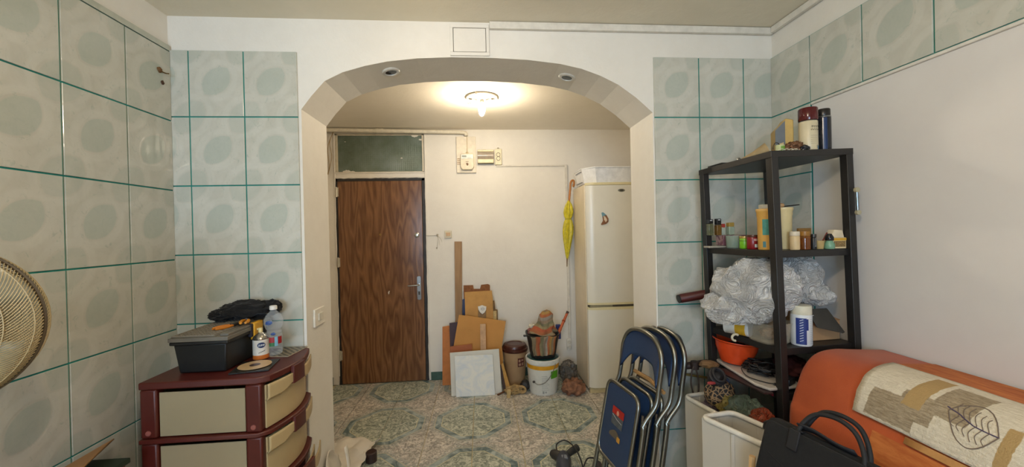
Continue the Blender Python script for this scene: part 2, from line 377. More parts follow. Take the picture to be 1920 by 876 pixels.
# --- rear wall with window
x0, x1, z0, z1 = WIN[0]-.68, WIN[0]+.72, .97, 2.25
struct('wall_rear', B().bx(UL-.2, x0, -2.7, -2.58, 0, CE).bx(x1, UR+.2, -2.7, -2.58, 0, CE).bx(x0, x1, -2.7, -2.58, 0, z0).bx(x0, x1, -2.7, -2.58, z1, CE), M_WHITE)
wf = struct('window_1', B().bx(x0, x1, -2.66, -2.62, z0, z0+.05).bx(x0, x1, -2.66, -2.62, z1-.05, z1).bx(x0, x0+.05, -2.66, -2.62, z0, z1).bx(x1-.05, x1, -2.66, -2.62, z0, z1).bx((x0+x1)/2-.03, (x0+x1)/2+.03, -2.66, -2.62, z0, z1), mt('#e8e6e0', .4), bevel=.004)
part('pane', B().bx(x0+.05, (x0+x1)/2-.03, -2.642, -2.638, z0+.05, z1-.05).bx((x0+x1)/2+.03, x1-.05, -2.642, -2.638, z0+.05, z1-.05), film('window_glass', '#ffffff', .02, .04), wf)
# --- far room
FL = -1.53
dL, dR, dT = -1.462, -.566, 2.585
gl0, gl1 = 2.150, 2.545
struct('wall_hall_left', B().bx(FL-.15, FL, VB2, VF+.1, 0, CE), M_FAR)
struct('wall_hall_right', B().bx(1.66, 1.81, VB2, VF+.1, 0, CE), M_FAR)
struct('wall_far', B().bx(FL-.15, dL, VF, VF+.14, 0, CE).bx(dR, 1.8, VF, VF+.14, 0, CE).bx(dL, dR, VF, VF+.14, 2.093, 2.148).bx(dL, dR, VF, VF+.14, 2.548, CE).bx(dL, dR, VF+.12, VF+.14, 0, CE), M_FAR)
bs = struct('baseboard_far', B().bx(dR+.004, 1.66, VF-.008, VF, 0, .002).bx(FL, FL+.004, 3.0, VF, 0, .002), mt('#2f4a40', .5))
for k in range(6): part('tile', B().bx(dR+.02+.35*k, dR+.366+.35*k, VF-.011, VF, .001, .085), mt('#3f5b50', .3, var=.35, sc=18), bs, bevel=.002)
for k in range(3): part('tile', B().bx(FL, FL+.011, VF-.012-.35*(k+1)+.004, VF-.012-.35*k, .001, .085), mt('#3f5b50', .3, var=.35, sc=18), bs, bevel=.002)
# plaster ridge beside the door and round the transom
rg = B()
def ridge(p, q, wdt, dep, seed):
    p, q = V3(p), V3(q); n = 60; pts = []
    for i in range(n+1):
        t = i/n; a = p.lerp(q, t); pts.append(a+V3((noise.noise(V3((t*14, seed, 0)))*.006, 0, noise.noise(V3((0, seed, t*14)))*.006)))
    rg.tube(pts, [wdt*(.8+.5*abs(noise.noise(V3((t_*.7, seed*3, 1))))) for t_ in range(n+1)], 7)
ridge((dR+.005, VF-.001, .02), (dR+.008, VF-.001, 2.57), .009, 0, 3); ridge((dL, VF-.001, 2.10), (dR, VF-.001, 2.10), .010, 0, 5)
ridge((dL, VF-.001, 2.146), (dR, VF-.001, 2.146), .009, 0, 8); ridge((dL, VF-.001, .09), (dL, VF-.001, 2.57), .009, 0, 11); ridge((dL, VF-.001, 2.556), (dR+.02, VF-.001, 2.556), .012, 0, 12)
struct('trim_1', rg, M_FAR)
# --- door
d1 = struct('door_1', B().bx(-1.434, -.598, VF-.012, VF+.03, .008, 2.062), M_DOOR, bevel=.003)
fr = B()
def jag(x0_, x1_, z0_, z1_, seed, side):
    n = 70; L = []; R_ = []
    for i in range(n+1):
        t = i/n
        if side in 'LR':
            z = z0_+(z1_-z0_)*t; wv = noise.noise(V3((z*9, seed, 0)))*.007+noise.noise(V3((z*31, seed, 2)))*.004
            L.append((x0_+(wv if side == 'L' else 0), z)); R_.append((x1_+(wv if side == 'R' else 0), z))
        else:
            x = x0_+(x1_-x0_)*t; wv = noise.noise(V3((x*9, seed, 0)))*.008+noise.noise(V3((x*31, seed, 2)))*.004
            L.append((x, z0_)); R_.append((x, z1_+wv))
    fr.prism(L+R_[::-1], VF-.004, VF+.06, lambda a, c_, t: V3((a, t, c_)))
jag(-1.464, -1.436, 0, 2.09, 1, 'L'); jag(-.596, -.566, 0, 2.09, 2, 'R'); jag(-1.462, -.568, 2.064, 2.092, 3, 'T')
part('door_frame', fr, mt('#2a2623', .55, var=.5, sc=14), d1)
cr_ = mt('#b9b6ad', .25, .9); steel = mt('#9a9a98', .28, 1.)
for z in (1.955, 1.245, .30):
    part('hinge', B().lathe([(.008, 0), (.008, .10)], (-1.443, VF-.018, z-.05), 10).bx(-1.45, -1.425, VF-.016, VF-.012, z-.045, z+.045), mt('#cfc9b8', .4, .6), d1)
hz = at(786, 540, v=VF-.012)
hp = B().prism([(cos(a)*.021, (-.115 if a > pi else .115)*1+sin(a)*.0+(.0)) for a in ()] or [(-.02, -.11), (-.012, -.122), (.012, -.122), (.02, -.11), (.02, .11), (.012, .122), (-.012, .122), (-.02, .11)], VF-.020, VF-.012, lambda a, c_, t: V3((hz.x+a, t, hz.z+c_)))
hpl = part('handle_plate', hp, steel, d1, bevel=.002)
part('door_handle', B().tube(fillet([(hz.x+.002, VF-.02, hz.z+.035), (hz.x+.002, VF-.062, hz.z+.035), (hz.x-.105, VF-.06, hz.z+.030)], .02), .0085, 10).lathe([(.0135, 0), (.0135, .014)], (hz.x+.002, VF-.02, hz.z+.035), 16, T=Matrix.Rotation(pi/2, 4, 'X')), cr_, d1)
part('keyhole', B().bx(hz.x-.009, hz.x+.009, VF-.0215, VF-.019, hz.z-.07, hz.z-.035), mt('#38332c', .5), d1, bevel=.003)
k_ = at(781.5, 441, v=VF-.012)
part('lock_rosette', B().lathe([(.026, 0), (.026, .006), (.020, .010), (.012, .011), (.012, .015), (0, .016)], k_, 24, T=Matrix.Rotation(pi/2, 4, 'X')), cr_, d1)
k_ = at(713, 440, v=VF-.012)
part('peephole', B().lathe([(.010, 0), (.010, .004), (.004, .004), (0, .003)], k_, 16, T=Matrix.Rotation(pi/2, 4, 'X')), mt('#8a6a30', .4, .8), d1)
k_ = at(729, 549, v=VF-.014)
part('paint_chip', B().prism([(-.004, -.018), (.004, -.012), (.006, .004), (.012, .016), (.002, .018), (-.008, .004)], VF-.0135, VF-.0118, lambda a, c_, t: V3((k_.x+a, t, k_.z+c_))), mt('#cfc6b4', .7), d1)
# --- transom window
gt = NT('ribbed_green_glass'); p = gt.pos(obj=True); 
wv = gt.n('ShaderNodeTexWave', bands_direction='X'); wv.inputs['Scale'].default_value = 42; gt.l(p, wv.inputs[0])
wz = gt.n('ShaderNodeTexWave', bands_direction='Z'); wz.inputs['Scale'].default_value = 42; gt.l(p, wz.inputs[0])
gg = gt.noise(p, 5, 5, .6); rr_ = gt.math('MAXIMUM', wv.outputs['Fac'], wz.outputs['Fac'])
gt.col(gt.mix(gt.ramp(gg, .35, .7), '#66735f', '#87948a')); gt.set(.22); gt.bump(rr_, .5, .003)
w2 = struct('window_2', B().bx(dL+.002, dL+.028, VF+.012, VF+.05, gl0, gl1).bx(dR-.024, dR-.002, VF+.012, VF+.05, gl0, gl1).bx(dL, dR, VF+.012, VF+.05, gl0, gl0+.012).bx(dL, dR, VF+.012, VF+.05, gl1-.012, gl1), mt('#d8cdb6', .6), bevel=.002)
part('pane', B().bx(dL+.02, dR-.016, VF+.028, VF+.036, gl0+.006, gl1-.006), gt.m, w2)
rb = B()
for k in range(70):
    x = dL+.034+k*.0121
    if x < dR-.03: rb.bx(x-.0022, x+.0022, VF+.0245, VF+.029, gl0+.013, gl1-.013)
part('glass_ribs', rb, gt.m, w2, kind='stuff')
mp = B()
for i, (x, z, s_) in enumerate(((-1.35, 2.165, .035), (-1.29, 2.163, .02), (-.60, 2.49, .02), (-.66, 2.53, .03), (-1.36, 2.47, .008), (-.80, 2.30, .010))):
    mp.blob((x, VF+.022, z), (s_, .003, s_*.45), i, .5, 2)
part('plaster_splash', mp, M_FAR, w2, kind='stuff')
# ceiling trunking in the front room
t2 = struct('trim_2', B().bx(.066, UR-.002, VB-.022, VB-.001, CE-.038, CE-.002), mt('#d8d3c8', .5), bevel=.003)
struct('trim_3', B().bx(UR-.018, UR+.002, -1.5, VB-.024, CE-.036, CE-.002), mt('#dcd7cc', .5), bevel=.003)
# access hatch
hA, hB = at(843, 47, v=VB), at(918, 106, v=VB)
hx0, hx1, hz0, hz1 = hA.x, hB.x, hB.z, CE-.012
hh = thing('access_hatch', 'small white square access hatch in the wall above the arch', 'hatch', ((hx0+hx1)/2, VB, hz0))
part('hatch_frame', B().bx(hx0, hx1, VB-.008, VB, hz0, hz0+.018).bx(hx0, hx1, VB-.008, VB, hz1-.018, hz1).bx(hx0, hx0+.016, VB-.008, VB, hz0+.018, hz1-.018).bx(hx1-.016, hx1, VB-.008, VB, hz0+.018, hz1-.018), M_WHITE, hh, bevel=.002)
part('hatch_gap', B().bx(hx0+.014, hx1-.014, VB-.002, VB, hz0+.014, hz1-.014), mt('#5b564c', .8), hh)
part('hatch_door', B().bx(hx0+.0185, hx1-.0185, VB-.006, VB-.001, hz0+.0205, hz1-.0205), M_WHITE, hh, bevel=.0015)
# ==== downlights
for i, (px, py, lab) in enumerate(((733, 135, 'round white recessed spotlight in the arch soffit, left of the hatch'), (1063, 145, 'round recessed spotlight in the arch soffit, right of the hatch, lens showing'))):
    zz = ZR(.8575 if i == 0 else .8465); p_ = at(px, py, z=zz); t_ = thing('recessed_spotlight', lab, 'spotlight', (p_.x, p_.y, zz+(.0005)), (0, radians(-12 if i == 0 else 12), 0), 'spotlights in the arch')
    part('bezel', B().lathe([(.046, .004), (.047, -.002), (.043, -.006), (.032, -.007), (.029, -.003), (.029, .004)], (0, 0, 0), 28), mt('#d9d9d4', .35, .3), t_, True)
    part('lens', B().lathe([(.029, -.003), (.015, -.0035), (0, -.004)], (0, 0, 0), 24), mt('#4a5256', .1, .7), t_, True)
# ==== ceiling lamp
lp = V3((.03, 3.03, CE)); t_ = thing('ceiling_lamp', 'bare-bulb ceiling lamp with white dish plate and open bulb holders', 'lamp', lp)
cream = mt('#e6dfcf', .4)
part('base_plate', B().lathe([(.118, -.001), (.125, -.006), (.122, -.015), (.095, -.022), (0, -.026)], lp, 40), mt('#d9d5cb', .35), t_)
bd = V3((-.02, -.10, -.10)).normalized()
bp = lp+V3((.0, -.02, -.045))
for i, a in enumerate((radians(205), radians(-30))):
    c_ = lp+V3((cos(a)*.085, sin(a)*.05, -.03)); e = bp+V3((0, 0, -.03)); d = (e-c_).normalized()
    part('bulb_holder', B().tube([c_, c_+d*.055], [.017, .015], 14), mt('#c8c4b8', .4), t_)
part('bulb_holder', B().tube([lp+V3((0, .01, -.02)), bp+V3((0, -.005, -.02))], .017, 14), mt('#c8c4b8', .4), t_)
clipm = mt('#8f8a7c', .4, .8)
for a in (15, 135, 250):
    r_ = radians(a); q = lp+V3((cos(r_)*.12, sin(r_)*.12, -.012)); o_ = V3((cos(r_), sin(r_), 0))
    part('screw_clip', B().tube([q+V3((0, 0, .002)), q+o_*.012+V3((0, 0, -.010)), q+o_*.018+V3((0, 0, .004)), q+o_*.026+V3((0, 0, -.010)), q+o_*.04+V3((0, 0, .002))], .0024, 6), clipm, t_)
for k in range(4): part('screw', B().lathe([(.003, 0), (.003, -.003)], lp+V3((-.045+.03*k, -.06, -.023)), 8), clipm, t_)
em = NT('lit_bulb'); em.b.inputs['Base Color'].default_value = (1, 1, 1, 1); em.b.inputs['Emission Color'].default_value = (1, .85, .64, 1); em.b.inputs['Emission Strength'].default_value = BULB_STRENGTH
dd_ = V3((-.005, -.02, -.1)).normalized(); sp = bp+V3((0, -.008, -.03))
bq = [(sp+dd_*(k*.011)) for k in range(9)]
part('bulb', B().tube(bq, [.014, .021, .0265, .0275, .026, .024, .0215, .017, .008], 18), em.m, t_, label='glowing white bulb')
# ==== conduit pipe
cp = thing('conduit_pipe', 'cream conduit pipe running under the hall ceiling and bending down to the meter board', 'pipe', (-.8, VF-.03, 2.56))
pm = mt('#ddd4bf', .45)
pc = fillet([(FL+.01, VF-.10, 2.560), (-.20, VF-.05, 2.548), (-.135, VF-.03, 2.546), (-.132, VF-.028, 2.515)], [.0, .06, .05, 0], 8)
part('pipe', B().tube(pc, .0195, 14), pm, cp)
part('pipe_coupling', B().tube([(-1.02, VF-.083, 2.5557), (-.955, VF-.080, 2.555)], .0235, 14), pm, cp)
# ==== meter board
mb0, mb1 = at(855, 253, v=VF-.02), at(893, 324, v=VF-.02)
mx0, mx1, mz0, mz1 = mb0.x, mb1.x, mb1.z, mb0.z-.02
mtb = thing('electricity_meter', 'cream electricity meter with digital display on a tall pale backing board', 'meter', ((mx0+mx1)/2, VF, mz0))
part('backing_board', B().bx(mx0, mx1, VF-.028, VF-.001, mz0, mz1), mt('#e6dac4', .5), mtb, bevel=.003)
e0, e1 = at(863, 288, v=VF-.06), at(889, 318, v=VF-.06)
sh_ = [(e0.x, e1.z+.03), (e0.x+.02, e1.z), (e1.x-.02, e1.z), (e1.x, e1.z+.03), (e1.x, e0.z-.012), (e1.x-.012, e0.z), (e0.x+.012, e0.z), (e0.x, e0.z-.012)]
part('meter_body', B().prism(sh_, VF-.07, VF-.028, lambda a, c_, t: V3((a, t, c_))), mt('#dccfb2', .4), mtb, bevel=.004)
dsp = part('display', B().bx(e0.x+.008, e1.x-.008, VF-.075, VF-.069, e0.z-.056, e0.z-.012), mt('#e7e6dc', .2), mtb, bevel=.001)
part('digits', B().bx(e0.x+.018, e0.x+.062, VF-.0765, VF-.0745, e0.z-.040, e0.z-.022).bx(e0.x+.07, e0.x+.11, VF-.0765, VF-.0745, e0.z-.048, e0.z-.046), mt('#8b9186', .3), dsp)
mc = (e0.x+e1.x)/2; part('seal', B().prism([(-.014, .01), (0, .018), (.014, .008), (.008, -.010), (-.002, -.012)], VF-.074, VF-.069, lambda a, c_, t: V3((mc+a, t, e1.z+.05+c_))).bx(mc-.014, mc+.014, VF-.073, VF-.069, e1.z+.076, e1.z+.080), mt('#7a5a3c', .6), mtb)
part('supply_cord', B().tube([(mc, VF-.03, mz1-.0), (mc+.002, VF-.034, (mz1+e0.z)/2), (mc, VF-.05, e0.z)], .003, 6).blob((mc, VF-.05, e0.z+.008), (.012, .01, .012), 2, .3), mt('#c9b68c', .5), mtb)
lb_ = B()
for k in range(4): lb_.tube([(mx0+.008, VF-.029, e1.z+.06+.018*k), (mx0+.016, VF-.036, e1.z+.064+.018*k), (e0.x, VF-.03, e1.z+.06+.018*k)], .0028, 6)
part('wire_ends', lb_, mt('#b58e5a', .5), mtb)
# ==== fuse box + double switch
f0, f1 = at(895, 281, v=VF-.05), at(926, 306, v=VF-.05)
fb = thing('fuse_box', 'cream fuse box with smoked grey window, right of the meter board', 'fuse box', ((f0.x+f1.x)/2, VF, f1.z))
part('housing', B().bx(f0.x, f1.x, VF-.065, VF-.001, f1.z, f1.z+.042).bx(f0.x, f1.x, VF-.060, VF-.001, f0.z-.022, f0.z).bx(f0.x, f1.x, VF-.045, VF-.001, f1.z, f0.z), mt('#e2d5ac', .4), fb, bevel=.006)
part('smoked_window', B().grid(lambda a, c_: (f0.x+.001+(f1.x-f0.x-.002)*a, VF-.046-.020*sin(pi*c_), f1.z+.040+(f0.z-.020-f1.z-.040)*c_), 1, 10), mt('#ab9d8d', .22), fb)
part('hanger', B().tube([(f0.x+.05, VF-.03, f0.z), (f0.x+.055, VF-.03, f0.z+.008), (f0.x+.085, VF-.03, f0.z+.008), (f0.x+.09, VF-.03, f0.z)], .003, 6), pm, fb)
g0, g1 = at(927, 277, v=VF-.03), at(941, 309, v=VF-.03)
sb = thing('wall_socket_cover', 'narrow cream cover plate with a raised figure-eight outline, at the end of the fuse box', 'socket', ((g0.x+g1.x)/2, VF, g1.z))
part('plate', B().bx(g0.x+.004, g1.x, VF-.03, VF-.001, g1.z, g0.z-.012), mt('#e0d6b4', .4), sb, bevel=.003)
gx, gz = (g0.x+g1.x)/2+.002, (g0.z+g1.z)/2-.004
for s_ in (1, -1): part('outline_ring', B().tube([(gx+.019*cos(a*pi/8), VF-.031, gz+s_*.02+.020*sin(a*pi/8)) for a in range(16)], .0022, 6, True), mt('#5e5036', .5), sb)
part('hook', B().tube([(gx-.008, VF-.01, g0.z-.012), (gx-.006, VF-.02, g0.z), (gx+.006, VF-.02, g0.z+.002), (gx+.008, VF-.01, g0.z-.012)], .003, 6), mt('#a08f68', .5), sb)
# ==== cable trunking L
dz_ = at(1000, 311, v=VF).z; du_ = at(1061, 330, v=VF).x
solo('cable_trunking', 'thin cream cable trunking running right from the fuse box then down to the outlet', 'cable duct', B().bx(g1.x-.06, du_+.014, VF-.014, VF-.001, dz_-.008, dz_+.008).bx(du_-.012, du_+.014, VF-.016, VF-.001, .38, dz_+.008), mt('#d9d2c4', .5), bevel=.002)
ot = at(1067, 646, v=VF-.02); op = thing('double_outlet', 'white double wall outlet low on the hall wall beside the fridge', 'outlet', (ot.x, VF, ot.z-.06))
part('outlet_plate', B().bx(ot.x-.024, ot.x+.024, VF-.03, VF-.001, ot.z-.058, ot.z+.058), mt('#e3ded2', .35), op, bevel=.005)
for s_ in (-1, 1):
    q = part('socket', B().lathe([(.020, 0), (.019, .003), (.016, .004), (.015, -.006), (0, -.006)], (ot.x, VF-.031, ot.z+s_*.026), 20, T=Matrix.Rotation(pi/2, 4, 'X')), mt('#cbc5b6', .4), op)
    part('pin_holes', B().bx(ot.x-.009, ot.x-.005, VF-.029, VF-.0245, ot.z+s_*.026-.002, ot.z+s_*.026+.002).bx(ot.x+.005, ot.x+.009, VF-.029, VF-.0245, ot.z+s_*.026-.002, ot.z+s_*.026+.002), mt('#2b2824', .6), q)
# ==== bell switch, loose wires
q0, q1 = at(834, 433, v=VF), at(847, 446, v=VF); bz = (q0.x+q1.x)/2; bzz = (q0.z+q1.z)/2
bw = thing('light_switch', 'small square cream switch with amber rocker, right of the door', 'switch', (bz, VF, q1.z))
part('switch_plate', B().bx(q0.x, q1.x, VF-.02, VF-.001, q1.z, q0.z), mt('#d3c6a4', .4), bw, bevel=.003)
part('rocker', B().bx(bz-.022, bz+.022, VF-.026, VF-.019, bzz-.018, bzz+.018).bx(bz-.022, bz+.022, VF-.028, VF-.026, bzz-.001, bzz+.016), mt('#c79a52', .35), bw, bevel=.002)
wq = at(820, 441, v=VF-.005); s0 = at(799, 442, v=VF-.01)
wi = B().tube(spline([s0, at(810, 442, v=VF-.012), wq]), .002, 6)
for e_ in ((829, 454), (824, 460), (819, 468)): wi.tube(spline([wq, at((820+e_[0])/2+1, (441+e_[1])/2, v=VF-.02), at(*e_, v=VF-.010)]), .0013, 5)
wi.blob(wq, (.011, .006, .012), 3, .4).blob(at(819, 465, v=VF-.002), (.007, .004, .007), 4, .4)
solo('loose_wires', 'frayed thin grey wires sticking out of the wall between door and cream switch', 'wire', wi, mt('#a59b87', .5))
w3 = B().tube(spline([(dL+.004, VF-.02, 2.56), (dL-.03, VF-.03, 2.45), (dL-.015, VF-.03, 2.30), (FL+.01, VF-.02, 2.13)]), .003, 6).tube(spline([(dL+.004, VF-.022, 2.56), (dL-.045, VF-.04, 2.40), (dL-.04, VF-.03, 2.22), (FL+.006, VF-.03, 2.12)]), .003, 6)
solo('bell_wire', 'pair of thin tan wires looping down the hall corner beside the transom', 'wire', w3, mt('#a08452', .6))
# ==== pillar switch
ps = thing('pillar_switch', 'white double rocker switch on the left arch jamb', 'switch', (-.866, 2.107, 1.03))
y0_, y1_ = at(588, 583, u=-.862).y, at(608, 606, u=-.862).y; za, zb = at(598, 577, u=-.862).z, at(598, 610, u=-.862).z
part('switch_plate', B().bx(-.867, -.856, y0_, y1_, zb, za), mt('#e4dfd3', .35), ps, bevel=.004)
ym = (y0_+y1_)/2+.004
for s_ in (0, 1): part('rocker', B().bx(-.857, -.851, ym-.027+s_*.028, ym-.0005+s_*.028, zb+.028, za-.026), mt('#d9d4c6', .35), ps, bevel=.002)
# ==== plugs in left wall
pg = thing('wall_plug', 'brown wooden peg with a hook in a drilled hole high on the left tiled wall', 'peg', (UL+.012, 1.90, 2.30))
n0 = at(299, 131, u=UL+.012); n1 = at(305, 155, u=UL+.012)
part('peg', B().blob(n0, (.008, .012, .012), 3, .5, 2), mt('#6b4a26', .7), pg); part('screw', B().tube([n0+V3((0, 0, -.004)), n0+V3((.012, .02, -.008)), n0+V3((.02, .028, -.006))], .003, 6), mt('#6a5230', .4, .7), pg)
solo('drill_hole_plug', 'small round dark plug just below the peg on the left tiled wall', 'plug', B().blob(n1, (.004, .008, .009), 5, .4), mt('#4a2e1c', .7))
# =================================================================== HALL OBJECTS
RX = Matrix.Rotation(pi/2, 4, 'X')
def P2(x, y, v): return at(x, y, v=v)
# fridge
fu0, fu1, fv, fz = .968, 1.56, 3.45, 1.955
fr_ = thing('fridge', 'tall off-white fridge-freezer with two doors in the right corner of the hall', 'fridge', ((fu0+fu1)/2, 3.7, 0))
m_fr = mt('#ddd8c9', .28, var=.05, sc=3); m_trim = mt('#d9cda0', .35, var=.06); m_side = mt('#d6c8ad', .4, var=.10, sc=4)
part('body', B().bx(fu0, fu1, fv+.055, 3.93, .03, fz-.012), m_side, fr_, bevel=.006)
def door_b(z0, z1):
    b = B(); n = 14; P = []
    for i in range(n+1):
        t = i/n; x = fu0+.004+(fu1-fu0-.008)*t; e = min(t, 1-t)*(fu1-fu0); yy = fv+(.022*(1-min(1, e/.05))**2)-.012*sin(pi*t); P.append((x, yy))
    P += [(fu1-.004, fv+.052), (fu0+.004, fv+.052)]
    return b.prism(P, z0, z1, lambda a, c_, t: V3((a, c_, t)))
da = part('door', door_b(.842, fz-.028), m_fr, fr_, label='upper fridge door'); db = part('door', door_b(.055, .776), m_fr, fr_, label='lower freezer door')
part('top_trim', door_b(fz-.026, fz-.002), m_trim, fr_, bevel=.003)
part('door_trim', door_b(.822, .842), m_trim, da); part('handle_slot', B().bx(fu0+.02, fu0+.23, fv-.004, fv+.03, .800, .820), mt('#8d8468', .5), fr_)
part('door_trim', door_b(.776, .800), m_trim, db); part('seam', B().bx(fu0+.01, fu1-.01, fv+.006, fv+.05, .800, .822), mt('#4c4638', .6), fr_)
part('plinth', B().bx(fu0+.01, fu1-.01, fv+.02, fv+.06, 0, .053), mt('#c8b98f', .5), fr_)
q = P2(1165, 357, fv-.01); part('badge', B().lathe([(.034, 0), (.034, .003), (.028, .005), (0, .006)], (q.x, fv-.010, q.z), 24, T=RX @ Matrix.Diagonal((1, .42, 1, 1))), mt('#8f9086', .3, .8), da, bevel=0)
part('badge_mark', B().lathe([(.020, .0055), (0, .007)], (q.x, fv-.010, q.z), 20, T=RX @ Matrix.Diagonal((1, .35, 1, 1))), mt('#45463f', .4, .5), da)
q = P2(1148, 572, fv); part('badge_mark', B().bx(q.x+.0, q.x+.065, fv-.011, fv+.02, .830, .836), mt('#4f4a3d', .5), da)
mg = thing('fridge_magnet', 'curved butterfly-like magnet in blue, brown and cream on the upper fridge door', 'magnet', P2(1134, 410, fv-.014))
def pxpoly(pts, v, t, b=None, m=0):
    b = b or B(); P = [P2(x, y, v) for x, y in pts]; return b.prism([(p.x, p.z) for p in P], v, v+t, lambda a, c_, tt: V3((a, tt, c_)), m)
part('wing', pxpoly([(1128, 399), (1131, 398), (1137, 403), (1136, 408), (1130, 408)], fv-.020, .010), mt('#6f97a3', .4), mg, bevel=.002, label='blue-grey wing')
part('wing', pxpoly([(1130, 406), (1137, 403), (1141, 410), (1141, 416), (1137, 420), (1129, 422), (1127, 421), (1131, 414)], fv-.021, .010), mt('#8a5a38', .4, var=.5, sc=60), mg, bevel=.002, label='brown wing with cream marks')
part('body', pxpoly([(1132, 405), (1135, 406), (1139, 413), (1136, 417), (1133, 412)], fv-.026, .010), mt('#dcc7ac', .4), mg, bevel=.002)
# white tray on fridge
tz0, tz1 = fz-.002, 2.092
tb = thing('plastic_tray', 'white plastic storage tray lying on top of the fridge', 'tray', (1.24, 3.66, tz0))
def octo(x0, x1, y0, y1, c): return [(x0+c, y0), (x1-c, y0), (x1, y0+c), (x1, y1-c), (x1-c, y1), (x0+c, y1), (x0, y1-c), (x0, y0+c)]
b = B()
o1 = octo(.985, 1.56, 3.46, 3.88, .09); o2 = octo(.955, 1.59, 3.43, 3.91, .10); i2 = octo(.965, 1.58, 3.44, 3.90, .097); i1 = octo(.995, 1.55, 3.47, 3.87, .087)
vs = [(a, c_, tz0) for a, c_ in o1]+[(a, c_, tz1) for a, c_ in o2]+[(a, c_, tz1) for a, c_ in i2]+[(a, c_, tz0+.006) for a, c_ in i1]
fs = [list(range(8))[::-1], list(range(24, 32))]
for r in (0, 8, 16): fs += [[r+i, r+(i+1) % 8, r+8+(i+1) % 8, r+8+i] for i in range(8)]
part('tray_body', b.add(vs, fs), mt('#e6e6e6', .35), tb)
part('rim', B().tube([(a, c_, tz1) for a, c_ in o2], .006, 6, True), mt('#efefee', .35), tb)
nb = B()
for k in range(7): nb.bx(.957+.0, .972, 3.56+.03*k, 3.572+.03*k, tz0+.01, tz0+.018).bx(.952, .966, 3.56+.03*k, 3.572+.03*k, tz1-.03, tz1-.02)
part('slots', nb, mt('#8d8d8b', .6), tb, kind='stuff')
# umbrella
uv_ = 3.90; um = thing('umbrella', 'closed yellow umbrella with wooden crook handle hanging beside the fridge', 'umbrella', P2(1064, 500, uv_))
hk = [P2(x, y, uv_) for x, y in ((1067, 378), (1069, 355), (1070, 343), (1073, 338.5), (1076, 340), (1076, 347), (1074.5, 350))]
part('handle', B().tube(spline(hk, 6), .0105, 12), mt('#b3702c', .35), um, label='varnished wooden crook handle')
part('shaft', B().tube([P2(1067, 372, uv_), P2(1063, 500, uv_)], .005, 8), mt('#7a6a3a', .4, .4), um)
part('tip', B().tube([P2(1063.3, 484, uv_), P2(1063, 500, uv_)], [.007, .004], 10), mt('#6b4a2a', .5), um)
cb = B(); A_, C_ = P2(1066.5, 376, uv_), P2(1063.5, 487, uv_)
prof = [(0, .010), (.03, .016), (.07, .028), (.14, .040), (.20, .046), (.26, .040), (.31, .026), (.36, .036), (.45, .047), (.55, .046), (.66, .040), (.78, .030), (.90, .018), (1., .006)]
N = 32
for t_, r_ in prof:
    c_ = A_.lerp(C_, t_)
    for i in range(N):
        a = 2*pi*i/N; R = r_*(1+.22*cos(8*a+t_*3)+.12*noise.noise(V3((cos(a)*2, sin(a)*2, t_*7))))
        cb.v.append(c_+V3((cos(a)*R, sin(a)*R*.75, 0)))
for j in range(len(prof)-1):
    for i in range(N): cb.f.append([j*N+i, j*N+(i+1) % N, (j+1)*N+(i+1) % N, (j+1)*N+i]); cb.m.append(0)
part('canopy', cb, mt('#c9b90c', .45, var=.35, sc=30, sheen=.3), um, smooth=60)
part('strap', B().tube([A_.lerp(C_, .31)+V3((cos(a*pi/8)*.029, sin(a*pi/8)*.024, .003*sin(a*3))) for a in range(16)], .004, 6, True), mt('#b8a80a', .5), um)
solo('wall_nail', 'small steel hook on the trunking that the yellow umbrella hangs from', 'hook', B().tube([P2(1074, 349, 3.985), P2(1074, 349, 3.90), P2(1074, 345, 3.89)], .003, 6), steel)
# --- leaning boards
def board(name, label, pts, v0, t, m, lean=.05, group=None, bevel=.0015, zb=None, mats=None):
    """polygon traced at depth v0 at its foot; the board leans back by `lean` per metre of height"""
    P = []
    for x, y in pts:
        v = v0
        for _ in range(4): z = at(x, y, v=v).z; v = v0+lean*max(z, 0)
        p = at(x, y, v=v); P.append(V3((p.x, v, p.z)))
    zmin = min(p.z for p in P)
    for p in P:
        if zb is not None and p.z < zmin+.03: p.z = max(p.z, zb)
        p.z = max(p.z, .001)
    n = len(P); off = V3((0, t, -t*lean)); b = B(); b.v = P+[p+off for p in P]
    for p in b.v: p.z = max(p.z, .001)
    b.f = [list(range(n)), [n+i for i in range(n)][::-1]]+[[i, n+i, n+(i+1) % n, (i+1) % n] for i in range(n)]; b.m = [0]*len(b.f)
    return solo(name, label, 'board', b, m, group, bevel=bevel)
kraft = mt('#c69552', .75, var=.18, sc=6); kraft2 = mt('#a8743c', .75, var=.15, sc=6)
board('wooden_plank', 'tall narrow brown wooden plank standing upright against the hall wall', [(852, 453), (866, 453), (867, 727), (855, 727)], 3.955, .018, M_GREYWOOD, .012)
nb_ = board('notched_board', 'brown rough board with a notch cut in its top edge, rearmost of the leaning stack', [(869, 535.5), (887, 535), (888, 542), (900, 542), (902, 534.5), (915, 533), (918.5, 535), (921, 700), (872, 702)], 3.93, .012, mt('#8a562e', .8, var=.35, sc=40), .018)
board('blue_board', 'dark blue board edge showing between plank and tan hardboard', [(867, 562), (872, 560), (874, 715), (866, 715)], 3.915, .006, mt('#27345a', .5), .018)
board('framed_board', 'narrow board with yellow and brown stripes sticking out right of the tan hardboard', [(918, 563), (927, 564), (929, 580), (933, 581), (935, 716), (921, 716)], 3.905, .008, mt('#7a5a2c', .6, var=.5, sc=30), .02)
board('wooden_batten', 'pale striped wooden batten behind the tan boards, right side of stack', [(924.5, 584), (931, 583), (934, 716), (926, 716)], 3.895, .007, mt('#d0b478', .6, var=.3, sc=50), .02)
board('hardboard_sheet', 'upright tan hardboard sheet with small nail holes, below the notched board', [(871, 548), (922, 545), (924, 560), (928, 716), (876, 718)], 3.875, .006, kraft, .022)
